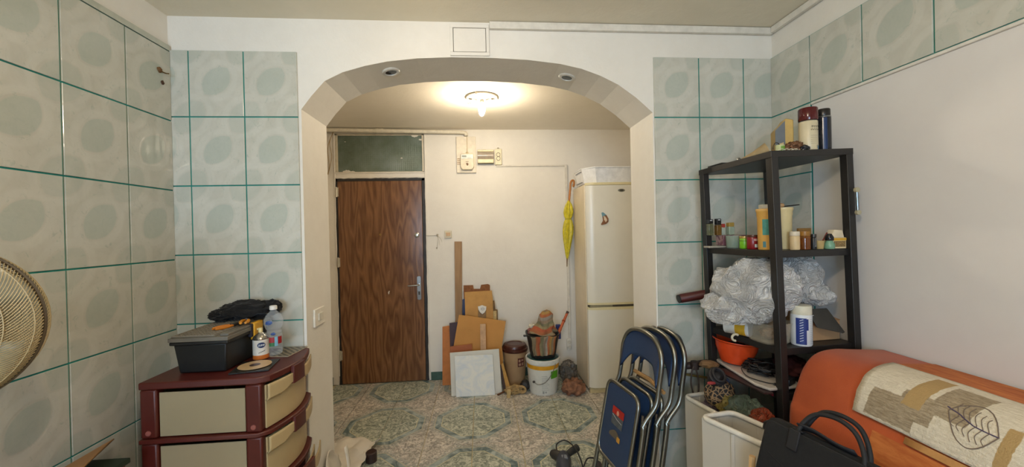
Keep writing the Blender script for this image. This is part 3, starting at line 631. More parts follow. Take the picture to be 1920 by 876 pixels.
board('grey_batten', 'grey-brown wooden slat standing in front of the tan hardboard under the shield', [(896.5, 578), (911, 578), (913, 718), (898, 718)], 3.855, .010, mt('#9a7a52', .7, var=.3, sc=25), .022)
sh = thing('shield_plaque', 'small white shield-shaped ornament with a dark crest on the leaning slat', 'ornament', P2(904, 589, 3.852))
part('shield', pxpoly([(896, 575), (899, 574.5), (904, 572.5), (909, 574.5), (912, 575), (911.5, 581), (909, 586), (904.5, 589.5), (900, 586), (897, 581)], 3.846, .012), mt('#e6e1d6', .4), sh, bevel=.002)
sk = B(); c_ = P2(905, 579.5, 3.844)
sk.tube([c_+V3((.022*cos(k*pi/7)*(.8+.2*cos(3*k)), 0, .013*sin(k*pi/7))) for k in range(14)], .0012, 5, True)
for a in (-.01, .004): sk.tube([c_+V3((a, 0, -.006)), c_+V3((a+.007, 0, .006))], .0013, 5)
part('crest', sk, mt('#6a6f76', .5), sh)
board('orange_board', 'narrow orange-brown board at the far left of the leaning stack', [(829.5, 613), (850, 610), (850, 725), (834.5, 749), (830, 742)], 3.84, .010, mt('#bf7536', .6, var=.2, sc=12), .035)
board('purple_board', 'dark purple-brown board behind the large tan board', [(842.5, 606), (858, 604), (856, 720), (846, 720)], 3.815, .008, mt('#3e2429', .5), .04)
board('tan_board', 'large tilted tan hardboard sheet in the middle of the leaning stack', [(860.5, 590.5), (948.5, 602.5), (941, 650), (944, 674), (934, 735), (858, 735), (850, 652)], 3.74, .007, mt('#c48c46', .7, var=.10, sc=5), .055)
board('orange_strip_board', 'reddish-brown board just above the white panels, partly hidden', [(844, 650), (885, 645), (888, 740), (848, 742)], 3.69, .006, mt('#a35c30', .6, var=.15, sc=8), .06)
board('pine_batten', 'pale narrow pine slat standing in front of the tilted tan board', [(900, 608), (910.5, 607.5), (913, 740), (903, 740)], 3.655, .009, mt('#c9a27c', .7, var=.2, sc=22), .065)
board('white_board', 'larger white board with dark scuffs leaning at the front of the stack', [(843.5, 662), (935.5, 654.5), (941.5, 741), (846.5, 751)], 3.575, .010, mt('#d3cfc3', .4, var=.06, sc=5), .05)
gl = NT('glossy_marbled_white'); f = gl.noise(gl.pos(obj=True), 7, 5, .7, 1.2); gl.col(gl.mix(gl.ramp(f, .4, .68), '#e9e6dc', '#cdd4da')); gl.set(.12); gl.bump(f, .3, .006)
board('glossy_board', 'glossy white square panel with wrinkled surface, frontmost of the leaning boards', [(852.5, 668), (923.5, 665), (928.5, 745.5), (855.5, 751)], 3.55, .012, gl.m, .05)
board('wooden_moulding', 'narrow yellow-brown wooden strip leaning right of the white panels', [(939.5, 683), (943.5, 681), (960, 738), (951, 740)], 3.565, .016, mt('#b98a3f', .6, var=.2, sc=20), .07)
board('dark_board', 'dark brown strip behind the yellow-brown one beside the waste bin', [(936, 690), (939.5, 683), (951, 739), (945, 740)], 3.60, .020, mt('#4a3226', .6), .07)
sc_ = B()
for k in range(7):
    sc_.tube([at(889-4+k*2.2, 671-(k % 3), v=3.5985), at(891-4+k*2.2, 668.5+(k % 2)*2, v=3.5985)], .0012, 4)
# --- waste bin
bn = P2(967, 735, 3.83); bn.z = 0
wbn = thing('waste_bin', 'beige plastic waste bin with dark brown lid behind the paint bucket', 'bin', bn)
def prof_px(cx, rows, v):  # radius/height table from photo rows: (half width px, y)
    return [((at(cx+hw, y, v=v).x-at(cx-hw, y, v=v).x)/2, max(0, at(cx, y, v=v).z)) for hw, y in rows]
part('bin_body', B().lathe([(.088, 0), (.094, .01), (.118, .30), (.122, .335)], bn, 40), mt('#b3916a', .45, var=.1, sc=6), wbn)
part('lid', B().lathe([(.128, .325), (.132, .335), (.132, .355), (.120, .358), (.120, .372), (.112, .388), (.08, .396), (.075, .390), (0, .392)], bn, 40), mt('#4a241a', .3), wbn)
st = B(); 
def onlat(c, r, a0, a1, z0, z1, m=0, b=None, n=6, tilt=0., r2=None):
    b = b or B(); r2 = r2 or r
    return b.grid(lambda s, t: (c.x+cos(a0+(a1-a0)*s)*(r+(r2-r)*t), c.y+sin(a0+(a1-a0)*s)*(r+(r2-r)*t), c.z+z0+(z1-z0)*t), n, 1, m)
stk = part('sticker', onlat(bn, .1165, radians(-90+8), radians(-90+42), .19, .275, r2=.1205), mt('#5c2620', .5), wbn, label='dark red printed sticker')
b = B()
for a0, a1, z0, z1 in ((12, 24, .20, .225), (28, 38, .20, .23), (12, 22, .235, .262), (26, 38, .24, .262)): onlat(bn, .1185, radians(-90+a0), radians(-90+a1), z0, z1, 0, b, 4, r2=.1215)
part('sticker_print', b, mt('#b08a70', .5), stk)
part('dark_edge_tag', onlat(bn, .0925, radians(-50), radians(-18), .012, .045, r2=.0965), mt('#4a2a1e', .5), wbn)
# --- paint bucket
pbk = P2(1019, 737, 3.60); pbk.z = 0
pb = thing('paint_bucket', 'white paint bucket with yellow band, green square label and wire handle', 'bucket', pbk)
bmat = [mt('#d4d2c9', .35, var=.05), mt('#d99a1c', .4), mt('#c8681c', .4)]
part('bucket_body', B().lathe([(.120, .004), (.128, .0), (.134, .02), (.150, .235), (.151, .24), (.1535, .278), (.154, .285), (.156, .312)], pbk, 44, mm=[0, 0, 0, 0, 1, 0, 0, 0]), bmat, pb)
part('rim', B().lathe([(.157, .285), (.164, .290), (.166, .325), (.160, .330), (.150, .328), (.146, .300)], pbk, 44), mt('#d9d8d0', .3), pb)
part('paint_splatter', B().lathe([(.148, .316), (.120, .322), (.0, .318)], pbk, 36), mt('#35605a', .5, var=.7, sc=45), pb, label='teal paint smeared on the lid')
b = B()
onlat(pbk, .1475, radians(-90+10), radians(-90-18), .02, .21, 0, b, 8, r2=.1515)
onlat(pbk, .138, radians(-90+14), radians(-90+50), .02, .21, 0, b, 8, r2=.1515)
part('green_square', onlat(pbk, .1470, radians(-90+20), radians(-90+55), .155, .225, r2=.1512), mt('#4f9a1c', .45), pb, label='green label square')
b = B(); 
for k in range(9): onlat(pbk, .1375+.00065*k*2+.0015, radians(-90-14), radians(-90+14-(k % 3)*4), .055+k*.016, .058+k*.016, 0, b, 5)
onlat(pbk, .1365, radians(-90-12), radians(-90-5), .02, .045, 0, b, 3); onlat(pbk, .1365, radians(-90-2), radians(-90+4), .025, .042, 0, b, 3)
part('label_print', b, mt('#9b9c98', .5), pb, kind='stuff', label='grey rows of small print')
hb = spline([pbk+V3((-.105, -.118, .13)), pbk+V3((-.07, -.150, .115)), pbk+V3((-.01, -.168, .135)), pbk+V3((.04, -.168, .19)), pbk+V3((.085, -.150, .265)), pbk+V3((.095, -.130, .30))], 6)
part('wire_handle', B().tube(hb, .003, 6), steel, pb); part('handle_end', B().blob(hb[0], (.012, .012, .010), 1, .2), mt('#2a2825', .5), pb)
# --- black bucket on paint bucket
kb = V3((pbk.x+.0, pbk.y-.0, .332)); bk = thing('black_planter', 'black tapered plastic pail standing on the paint bucket lid', 'pail', kb)
part('pail_body', B().lathe([(.108, 0), (.116, .01), (.150, .205), (.157, .210), (.157, .222), (.146, .222), (.138, .20), (.10, .02), (0, .015)], kb, 36, sq=3.2), mt('#1f1f1e', .45), bk)
part('clip', B().bx(kb.x-.185, kb.x-.13, kb.y-.06, kb.y-.03, kb.z+.20, kb.z+.215), mt('#3b3936', .5), bk, bevel=.004)
# striped cloth
cs = NT('striped_rag'); uvn = cs.n('ShaderNodeUVMap'); uvn.uv_map = 'UVMap'; cx_ = cs.xyz(uvn.outputs[0])
rmp = cs.n('ShaderNodeValToRGB'); rmp.color_ramp.interpolation = 'CONSTANT'
colz = ['#8d7d60', '#9b8a6c', '#b0663d', '#b85a38', '#958a65', '#7f7b5e', '#a28a73', '#aba092', '#c06e40', '#b98f4c', '#8d7a5c', '#a66238']
while len(rmp.color_ramp.elements) < len(colz): rmp.color_ramp.elements.new(.5)
for i, c_ in enumerate(colz): rmp.color_ramp.elements[i].position = i/len(colz); rmp.color_ramp.elements[i].color = lin(c_)
cs.l(cs.math('FRACT', cx_[0]), rmp.inputs[0]); cs.col(cs.mix(cs.math('MULTIPLY', cs.noise(cs.pos(obj=True), 30, 4, .7), .6), rmp.outputs[0], '#4d4030')); cs.set(.9); cs.bump(cs.noise(cs.pos(obj=True), 120, 3), .4, .003)
cl_ = thing('striped_rag', 'orange, olive and brown striped rag draped over the black pail', 'rag', kb+V3((0, 0, .2)))
def drape(s, t):
    x = (s-.5)*(.235-.05*t)+.004*sin(t*7+s*3); z = .225-.185*t+.02*noise.noise(V3((s*3, t*3, 1))); y = -.158-.012*abs(sin(s*14+t*2))-.012*noise.noise(V3((s*5, t*2, 4)))+.05*t*0
    y += .035*t
    return kb+V3((x-.012, y, z))
part('hanging_fold', B().grid(drape, 40, 24, uvf=lambda s, t: (s*.999, t)), cs.m, cl_, solid=.004, smooth=80)
def peak(s, t):
    a = s*2*pi; prof = [(.128, .226), (.120, .236), (.105, .275), (.085, .31), (.072, .35), (.060, .40), (.036, .432), (.004, .445)]
    k = t*(len(prof)-1); i = min(int(k), len(prof)-2); f = k-i; r = prof[i][0]*(1-f)+prof[i+1][0]*f; z = prof[i][1]*(1-f)+prof[i+1][1]*f
    r *= 1+.42*noise.noise(V3((cos(a)*1.7, sin(a)*1.7, t*3.5)))+.12*sin(4*a+7*t)+.10*noise.noise(V3((cos(a)*4, sin(a)*4, t*9)))
    return kb+V3((cos(a)*r*.95+.010+.03*t, sin(a)*r*.7-.05, z-.012*sin(3*a)*(1-t)))
part('bunched_top', B().grid(peak, 48, 22, uvf=lambda s, t: (t*.95+.04*sin(s*12), s)), cs.m, cl_, smooth=80)
b = B(); q = P2(1046, 627, 3.62); q2 = P2(1064, 586, 3.64)
tl = thing('orange_hand_tool', 'long orange-handled tool sticking up out of the black pail', 'tool', q)
part('handle', B().tube([P2(1043, 640, 3.60), q, P2(1055, 607, 3.63), q2], [.014, .015, .013, .012], 12), mt('#c05a22', .4), tl)
for x, y in ((1057, 602), (1050, 618)): part('collar', B().tube([P2(x-.4, y+1, 3.625), P2(x+.4, y-1, 3.635)], .0165, 12), mt('#a8471a', .4), tl)
part('end_cap', B().tube([P2(1062, 590, 3.64), P2(1065, 584, 3.64)], [.012, .014], 12), mt('#3a2419', .5), tl)
solo('blue_bottle_top', 'dark blue plastic piece poking out beside the orange tool in the pail', 'bottle', B().bx(P2(1042, 615, 3.68).x, P2(1051, 615, 3.68).x, 3.665, 3.70, .46, .60), mt('#1f2c66', .4), bevel=.006)
solo('white_bottle_top', 'small cream crumpled wrapper at the left rim of the black pail', 'wrapper', B().blob(P2(997, 612, 3.62), (.030, .025, .022), 4, .5, 2.5), mt('#cfc7b2', .6))
solo('pink_sponge', 'small dull pink rag at the left rim of the black pail', 'rag', B().blob(P2(993, 621, 3.585), (.020, .02, .028), 9, .4, 2.5), mt('#8f5a50', .8))
# rags
solo('brown_rag', 'crumpled reddish-brown rag on the floor at the foot of the fridge', 'rag', B().blob((.825, 3.50, .055), (.105, .10, .080), 3, .42, 1.8, 5, True, flat=.004), mt('#8a5f45', .95, var=.45, sc=14, bump=.5, bs=160), smooth=180)
gp = film('grey_plastic', '#6f655c', .3, .55)
solo('grey_plastic_bag', 'crumpled translucent grey plastic bag between bucket and fridge', 'bag', B().blob((.835, 3.74, .11), (.085, .08, .11), 6, .45, 1.9, 5, True, flat=.003), gp, smooth=180)
solo('beige_cloth', 'small twisted beige cloth on the floor in front of the waste bin', 'rag', B().blob((.275, 3.56, .035), (.085, .05, .045), 8, .45, 2.1, 5, True, flat=.004), mt('#a48758', .95, var=.35, sc=20, bump=.4, bs=150), smooth=180)
solo('coiled_cloth', 'coiled tan strip of cloth on the floor beside the paint bucket', 'rag', B().tube(spline([V3((.345+.035*cos(a*.9), 3.545+.02*sin(a*.7), .035+.026*sin(a*.9)+.001*a)) for a in range(14)], 4), .011, 8), mt('#a88a5c', .9, var=.3, sc=30))
solo('black_cap', 'round black plastic object on the floor left of the paint bucket', 'cap', B().blob((.385, 3.60, .055), (.048, .045, .05), 5, .2, 2), mt('#211f1e', .6))  # rounded black plastic cap, modelled as a plain lump
solo('wood_offcut', 'small pale wood offcut standing on the floor by the beige cloth', 'offcut', B().bx(-.014, .014, -.012, .012, 0, .075, T=TR((.215, 3.47, .002)) @ Matrix.Rotation(.12, 4, 'Y') @ Matrix.Rotation(.4, 4, 'Z')), mt('#d2b27a', .7), bevel=.002)
solo('brown_offcut', 'short dark brown stick lying behind the wood offcut', 'offcut', B().tube([(.12, 3.53, .010), (.20, 3.60, .012)], .008, 8), mt('#6a4022', .7))
# crumpled paper on the floor, left
pw = mt('#d5cdbf', .7, var=.06, sc=5)
def pxg(pts, z): return [at(x, y, z=z) for x, y in pts]
def paper(s, t):
    p = V3((-1.18+.38*s, 2.44+.40*t, .02)); p.z += .045*abs(noise.noise(V3((s*3.2, t*3.1, 5))))+.05*(1-abs(2*noise.noise(V3((s*2.1, t*2.4, 9)))))*(.2+.4*t)
    p.x += .04*noise.noise(V3((t*6, 0, s)))+(t*.06)*(s-.5); p.y += .05*noise.noise(V3((s*5, 3, t))); return p
solo('crumpled_paper', 'crumpled sheet of whitish paper on the marbled hall floor by the left jamb', 'paper', B().grid(paper, 26, 22), pw, solid=.0015, smooth=25)
solo('bottle_neck', 'dark brown rounded object under the right edge of the crumpled paper', 'object', B().lathe([(.03, -.004), (.036, 0), (.036, .06), (.03, .065), (0, .066)], (-.765, 2.62, .004), 20), mt('#33201c', .4))
jb = at(600, 862, u=-.84)
def fold(s, t): 
    return V3((-.842+.05*noise.noise(V3((s*3, t*3, 2)))-.0, 1.99+.27*s, .0+.36*t*(1-.35*abs(s-.6)*2)+.012*noise.noise(V3((s*7, t*6, 2)))))
solo('folded_paper_sheet', 'loose sheet of cream paper standing against the foot of the left arch jamb', 'paper', B().grid(fold, 14, 14), pw, solid=.0015, smooth=30)
solo('paper_strip', 'thin white curled paper strip in front of the sheet at the jamb foot', 'paper', B().grid(lambda s, t: (-.80+.02*sin(t*3)+.006*s, 2.22+.03*s, .02+.30*t), 2, 12), mt('#e3ded2', .6), solid=.001)
# power tool on the floor
gt_ = V3((.52, 2.36, 0)); pt = thing('angle_grinder', 'dark blue-grey power tool with coiled cord on the hall floor', 'power tool', gt_)
part('motor_body', B().tube([(.50, 2.44, .055), (.49, 2.38, .06), (.47, 2.30, .065), (.46, 2.20, .06)], [.036, .048, .045, .03], 16), mt('#2b3140', .4), pt)
part('gear_head', B().tube([(.485, 2.42, .055), (.44, 2.455, .062), (.425, 2.47, .065)], [.034, .030, .018], 14), mt('#2a2622', .5), pt)
part('side_grip', B().tube([(.50, 2.40, .07), (.545, 2.435, .078), (.60, 2.47, .085)], [.018, .021, .024], 14), mt('#262624', .6), pt)
part('cord', B().tube(spline([(.46, 2.44, .075), (.47, 2.50, .10), (.53, 2.50, .12), (.58, 2.42, .10), (.60, 2.34, .03), (.54, 2.26, .01), (.50, 2.18, .01)], 8), .0045, 8), mt('#1c1c1d', .5), pt)
part('vents', B().bx(.470, .505, 2.325, 2.365, .100, .108), mt('#7b7f88', .5), pt, bevel=.002)
c2 = thing('cable_plug', 'small dark purple tool with looped black cord on the floor right of the power tool', 'power tool', (.66, 2.33, 0))
part('body', B().tube([(.70, 2.36, .03), (.67, 2.28, .035)], [.03, .035], 14), mt('#231f33', .4), c2)
part('cord', B().tube(spline([(.64, 2.24, .01), (.60, 2.31, .03), (.64, 2.385, .055), (.69, 2.40, .05), (.71, 2.36, .04)], 8), .0045, 8), mt('#1a1822', .5), c2)
# =================================================================== DRAWER TOWER AND WHAT STANDS ON IT
CZ = .98; ct = thing('drawer_tower', 'plastic drawer tower with dark red frame and beige drawers in the left corner', 'drawers', (-1.07, 1.74, 0))
redm = mt('#4c140a', .42, var=.18, sc=7); beig = mt('#b39d73', .38, var=.07, sc=3); side_m = mt('#978a6e', .3, var=.08, sc=2)
cu0, cu1, cv0, cv1 = -1.297, -.845, 1.540, 1.935
def fc(t, off=0.): return (cu1+.045*sin(pi*t)+off, cv0+(cv1-cv0)*t)
def outline(off=0., ins=0.):
    return [(cu0-off, cv0-off), (cu1-.03, cv0-off)]+[fc(t/16, off) for t in range(1, 16)]+[(cu1-.03, cv1+off), (cu0-off, cv1+off)]
XYZ = lambda a, c_, t: V3((a, c_, t))
part('top_panel', B().prism(outline(), CZ-.028, CZ, XYZ), redm, ct, bevel=.005)
lv = [.98, .765, .55, .335, .12]
for k, z in enumerate(lv[1:]):
    b = B().prism(outline(.002), z-.018, z, XYZ)
    part('shelf_frame', b, redm, ct, bevel=.004)
for z1, z0 in zip(lv, lv[1:]+[0.]):
    if z0 == 0.: 
        for (x, y) in ((cu0+.025, cv0+.022), (cu1-.06, cv0+.022), (cu0+.025, cv1-.022), (cu1-.06, cv1-.022)): part('foot', B().lathe([(.018, 0), (.025, .02), (.025, .102)], (x, y, 0), 16), redm, ct)
        continue
    hi, lo = z1-(.028 if z1 == CZ else .018), z0
    for (x, y, sx) in ((cu0+.030, cv0+.026, .030), (cu1-.045, cv0+.026, .030), (cu0+.030, cv1-.026, .030), (cu1-.045, cv1-.026, .030)):
        c_ = part('corner_post', B().bx(x-sx, x+sx, y-.022, y+.022, lo, hi), redm, ct, bevel=.008)
        if y < 1.7: part('oval_button', B().lathe([(.010, 0), (.009, .003), (0, .004)], (x, y-.022, lo+.022), 14, T=RX), mt('#8c5048', .35), c_)
for k in range(4):
    hi, lo = lv[k]-(.032 if k == 0 else .022), lv[k+1]+.004; pull = .0 if k < 2 else (.035 if k == 2 else .0)
    dr = part('drawer', B().bx(cu0+.064, cu1-.079, cv0+.014, cv0+.018, lo, hi-.012).bx(cu0+.064, cu1-.079, cv1-.018, cv1-.014, lo, hi-.012).bx(cu0+.012, cu0+.016, cv0+.05, cv1-.05, lo, hi-.012).bx(cu0+.02, cu1-.06, cv0+.05, cv1-.05, lo, lo+.006), side_m, ct)
    b = B(); n = 20
    fp = [fc(.075+.85*i/n, -.020+pull) for i in range(n+1)]; ip = [(a-.006, c_) for a, c_ in fp]
    b.prism(fp+ip[::-1], lo, hi-.01, XYZ); fr_b = part('drawer_front', b, beig, dr, bevel=.001)
    b = B()
    def lip(s, t):
        a, c_ = fc(.03+.94*s, .004+pull); drop = .034+.020*min(1, max(0, (abs(s-.43)-.13)/.12))
        return V3((a-(.010 if t > .9 else 0), c_, hi-.001-(drop+.010)*t))
    part('pull_lip', b.grid(lip, 44, 6), beig, dr, solid=.006)
    b = B(); n = 8; fp = [fc(.33+.21*i/n, .012+pull) for i in range(n+1)]; ip = [(a-.014, c_) for a, c_ in fp]
    part('red_tab', b.prism(fp+ip[::-1], hi-.046, lv[k]-.004, XYZ), redm, dr, bevel=.002)
# toolbox
tbx = thing('toolbox', 'black plastic toolbox with grey gridded lid and yellow latch on the drawer tower', 'toolbox', (-1.12, 1.76, CZ))
bk_ = mt('#0d0d0c', .5, var=.2); gy = mt('#6a655b', .5, var=.15, sc=8)
ta, tbq, tc, td = -1.212, -1.036, 1.625, 1.905; tz = CZ+.001
b = B(); vs = [(ta, tc, tz), (tbq, tc, tz), (tbq, td, tz), (ta, td, tz), (ta-.012, tc-.012, tz+.118), (tbq+.012, tc-.012, tz+.118), (tbq+.012, td+.012, tz+.118), (ta-.012, td+.012, tz+.118)]
part('body', b.add(vs, [(3, 2, 1, 0), (4, 5, 6, 7), (0, 1, 5, 4), (1, 2, 6, 5), (2, 3, 7, 6), (3, 0, 4, 7)]), bk_, tbx, bevel=.006)
part('rim', B().bx(ta-.022, tbq+.022, tc-.020, td+.018, tz+.116, tz+.130), bk_, tbx, bevel=.004)
lid = part('lid', B().bx(ta-.024, tbq+.024, tc-.023, td+.020, tz+.130, tz+.146).bx(ta-.018, tbq-.03, tc-.016, td+.012, tz+.146, tz+.150).bx(tbq-.012, tbq+.020, tc-.012, td+.012, tz+.146, tz+.156), gy, tbx, bevel=.004)
b = B()
for k in range(11): b.bx(ta-.016+k*.0158, ta-.0135+k*.0158, tc-.014, td+.010, tz+.149, tz+.1535)
for k in range(17): b.bx(ta-.016, tbq-.032, tc-.012+k*.0180, tc-.010+k*.0180, tz+.149, tz+.1535)
part('lid_grid', b, mt('#8a8274', .5), lid, kind='stuff')
part('latch', B().bx(tbq+.012, tbq+.032, 1.770, 1.835, tz+.086, tz+.160), mt('#d39b1c', .4), tbx, bevel=.004, label='yellow latch')
part('latch_mount', B().bx(tbq+.010, tbq+.026, 1.755, 1.85, tz+.100, tz+.158), mt('#1a1c2a', .5), tbx, bevel=.004)
def pl(name, p0, ang, lab, oc):
    t_ = thing('pliers', lab, 'pliers', p0); T = TR(p0) @ RZ(ang) @ Matrix.Scale(.72, 4)
    for s_ in (1, -1):
        part('handle_grip', B().tube([T @ V3(q) for q in ((0, s_*.006, .004), (.03, s_*.016, .005), (.07, s_*.018, .005), (.10, s_*.012, .005))], [.005, .007, .0075, .005], 10), oc, t_)
    part('jaw', B().tube([T @ V3((.01, 0, .004)), T @ V3((-.03, 0, .004)), T @ V3((-.055, 0, .004))], [.009, .010, .003], 8), mt('#4c4a47', .35, .8), t_)
ztop = tz+.154
pl('pliers', V3((-1.085, 1.75, ztop+.001)), radians(-118), 'orange-handled pliers on the toolbox lid, left of the black cloth end', mt('#c8761e', .4))
pl('pliers', V3((-1.055, 1.80, ztop+.012)), radians(-70), 'yellow-orange handled cutters on the toolbox lid nearest its latch', mt('#d08a22', .4))
def clo(s, t):
    x = -1.20+.285*s; y = 1.79+.17*t; e = 1-(2*abs(t-.5))**2.5
    z = ztop+.018+(.03+.050*sin(pi*min(1, s*1.0))**1.0*(.7+.6*s))*e*.95+.012*noise.noise(V3((s*6, t*7, 2)))+.010*sin(t*20+s*4)
    x += .02*noise.noise(V3((t*6, 1, s*2))); y += .02*noise.noise(V3((s*7, t, 3))); return V3((x, y, max(z, ztop+.012)))
cloth = B().blob((-1.085, 1.872, ztop+.046), (.125, .050, .046), 2, .42, 1.7, 5, True, flat=ztop+.006).blob((-1.185, 1.858, ztop+.030), (.060, .048, .030), 5, .5, 2.2, 5, True, flat=ztop+.004).blob((-.995, 1.888, ztop+.052), (.045, .035, .036), 8, .5, 2.0, 4, True, flat=ztop+.004)
solo('black_cloth', 'folded black knitted cloth heaped on the back of the toolbox', 'cloth', cloth, mt('#0d0d0e', .95, var=.3, sheen=.1), smooth=180)
# can with label
cp_ = V3((-.983, 1.775, CZ+.001)); cn = thing('spray_can', 'small white and orange spray can with a blue oval label beside the toolbox', 'spray can', cp_)
cm = [mt('#d9d2c6', .35), mt('#c46a28', .4), mt('#a8a49a', .2, .9)]
part('can_body', B().lathe([(.029, 0), (.031, .004), (.031, .022), (.031, .088), (.032, .092)], cp_, 32, mm=[2, 1, 0, 2, 2]), cm, cn)
part('can_top', B().lathe([(.031, .091), (.028, .100), (.018, .110), (.012, .114), (.010, .118)], cp_, 28), cm[2], cn)
part('nozzle', B().lathe([(.0085, .116), (.0085, .134), (.007, .137), (0, .137)], cp_, 16).bx(cp_.x-.013, cp_.x-.0, cp_.y-.004, cp_.y+.004, cp_.z+.128, cp_.z+.135), mt('#d8c58c', .4), cn)
A0 = radians(-58)
def oval(r, a0, da, zc, dz, n=18):
    b = B(); c_ = len(b.v); b.v.append(cp_+V3((cos(a0)*(r+.0008), sin(a0)*(r+.0008), zc)))
    for i in range(n):
        t = 2*pi*i/n; a = a0+da*cos(t); b.v.append(cp_+V3((cos(a)*r, sin(a)*r, zc+dz*sin(t))))
    for i in range(n): b.f.append([0, 1+i, 1+(i+1) % n]); b.m.append(0)
    return b
ov = part('oval_label', oval(.0318, A0, .50, .066, .012), mt('#22345c', .35), cn); 
b = B()
for k in range(5):
    a = A0-.30+.15*k; b.tube([cp_+V3((cos(a)*.0325, sin(a)*.0325, .062)), cp_+V3((cos(a+.05)*.0325, sin(a+.05)*.0325, .070))], .0012, 4)
part('oval_print', b, mt('#e9ecee', .4), ov, kind='stuff')
b = B()
for k in range(9):
    a = A0-.35+.09*k; b.tube([cp_+V3((cos(a)*.0316, sin(a)*.0316, .030+.004*(k % 2)+.001*k)), cp_+V3((cos(a+.07)*.0316, sin(a+.07)*.0316, .036-.004*(k % 2)+.001*k))], .0007, 4)
part('script_line', b, mt('#3b3a42', .5), cn, kind='stuff', label='thin slanting handwriting-like line')
# bottle
bq_ = V3((-.950, 1.820, CZ+.005)); clr = film('clear_plastic', '#dfe6ea', .06, .12)
bo = thing('water_bottle', 'empty clear plastic bottle with white cap and red-green label, behind the can', 'bottle', bq_)
part('bottle_body', B().lathe([(.026, 0), (.033, .006), (.034, .03), (.031, .036), (.034, .042), (.034, .085), (.030, .094), (.033, .102), (.026, .110), (.033, .122), (.0385, .142), (.0385, .158), (.031, .178), (.018, .192), (.0125, .198), (.0125, .206)], bq_, 32), clr, bo)
part('cap', B().lathe([(.0155, .204), (.0155, .219), (.014, .221), (0, .221)], bq_, 24), mt('#dcdad4', .4), bo)
lbm = [mt('#9c1f22', .4), mt('#2c6b3c', .4), mt('#7fb2c6', .4)]
b = B(); onlat(bq_, .0347, radians(-95), radians(-60), .060, .084, 0, b); onlat(bq_, .0347, radians(-95), radians(-60), .044, .060, 1, b); onlat(bq_, .0347, radians(-60), radians(-38), .044, .086, 2, b); onlat(bq_, .0347, radians(-38), radians(-5), .052, .084, 0, b)
part('label_wrap', b, lbm, bo, label='red, green and pale blue label')
part('blue_emblem', B().blob(bq_+V3((-.002, -.036, .150)), (.014, .003, .010), 3, .4).blob(bq_+V3((.012, -.030, .098)), (.010, .004, .006), 5, .4), mt('#34508c', .4), bo)
# CD case + magazine
q = [V3((-1.0, 1.580, 0)), V3((-.862, 1.605, 0)), V3((-.888, 1.745, 0)), V3((-1.028, 1.722, 0))]
cdm = thing('disc_case', 'clear square disc case with a beige disc in it, front corner of the drawer tower', 'disc case', q[0].lerp(q[2], .5)+V3((0, 0, CZ+.001)))
part('case_tray', B().prism([(p.x, p.y) for p in q], CZ+.001, CZ+.007, XYZ), mt('#23221f', .25), cdm, bevel=.001)
cc = q[0].lerp(q[2], .5)+V3((-.002, 0, CZ))
dsc = part('disc', B().lathe([(.008, .0095), (.060, .0095), (.060, .0105), (.008, .0105)], cc, 48), mt('#bfa27a', .3, var=.1), cdm, label='beige printed disc')
part('disc_centre', B().lathe([(.020, .0108), (.008, .0110), (0, .0110)], cc, 24), mt('#3f2a2a', .3), dsc)
q = [(-.985, 1.812), (-.862, 1.790), (-.838, 1.915), (-.925, 1.935)]
q = [(-.985, 1.795), (-.872, 1.782), (-.850, 1.925), (-.965, 1.932)]
mgz = thing('magazine', 'thin magazine with a grey striped cover under the clear bottle', 'magazine', (-.92, 1.86, CZ+.001))
part('pages', B().prism(q, CZ+.0005, CZ+.0035, XYZ), mt('#a59a86', .6), mgz)
nm = NT('striped_cover'); wv = nm.n('ShaderNodeTexWave', bands_direction='DIAGONAL'); wv.inputs['Scale'].default_value = 22; wv.inputs['Distortion'].default_value = 3; nm.l(nm.pos(obj=True), wv.inputs[0])
nm.col(nm.mix(nm.ramp(wv.outputs['Fac'], .3, .7), '#3b382f', '#857b66')); nm.set(.35)
part('cover', B().prism([(a*.97-.92*.03+.0*1, c_*.97+1.86*.03) for a, c_ in q], CZ+.0035, CZ+.0042, XYZ), nm.m, mgz)
# cardboard and boxes on the floor, left edge
cbm = mt('#9a7247', .8, var=.15, sc=8)
def quad(p, t=.004): # slab from four corners
    p = [V3(x) for x in p]; n = (p[1]-p[0]).cross(p[3]-p[0]).normalized()*t; return B().add(p+[x+n for x in p], [(0, 1, 2, 3), (7, 6, 5, 4), (0, 4, 5, 1), (1, 5, 6, 2), (2, 6, 7, 3), (3, 7, 4, 0)])
solo('cardboard_flap', 'torn sheet of brown cardboard leaning against the left tiled wall, bottom left', 'cardboard', quad([at(70, 905, u=-1.40), at(214, 822, u=-1.40), at(205, 828, u=-1.33), at(125, 905, u=-1.27)], .005), cbm, bevel=.001)
z_ = at(222, 846, u=-1.30)
bxm = thing('green_box', 'dark green lidded box with brick-red side on the floor by the left wall', 'box', (-1.33, 1.33, 0))
part('box_body', B().bx(-1.40, -1.272, 1.10, 1.455, 0, .725), mt('#8a3f22', .6, var=.2), bxm, bevel=.003)
part('box_lid', B().bx(-1.41, -1.262, 1.09, 1.465, .726, .745), mt('#1b2a1c', .5), bxm, bevel=.004)
solo('beige_knob', 'small pale object lying on the dark green box under the cardboard', 'object', B().lathe([(.016, 0), (.018, .006), (.012, .014), (0, .016)], (-1.34, 1.25, .746), 16), mt('#a5986c', .5))  # small beige knob, exact object not identified
solo('dark_bundle', 'dark bundle of cord on the floor between left wall and drawer tower', 'bundle', B().blob((-1.385, 1.72, .26), (.05, .10, .255), 3, .3, 2, 4, True, flat=.003), mt('#2b2220', .8, var=.4), smooth=180)
solo('white_tape_roll', 'grey-white roll sitting on the dark bundle beside the drawer tower', 'roll', B().lathe([(.014, -.02), (.028, -.02), (.028, .02), (.014, .02), (.014, -.02)], (-1.36, 1.66, .56), 20, T=RX), mt('#9a938c', .6))
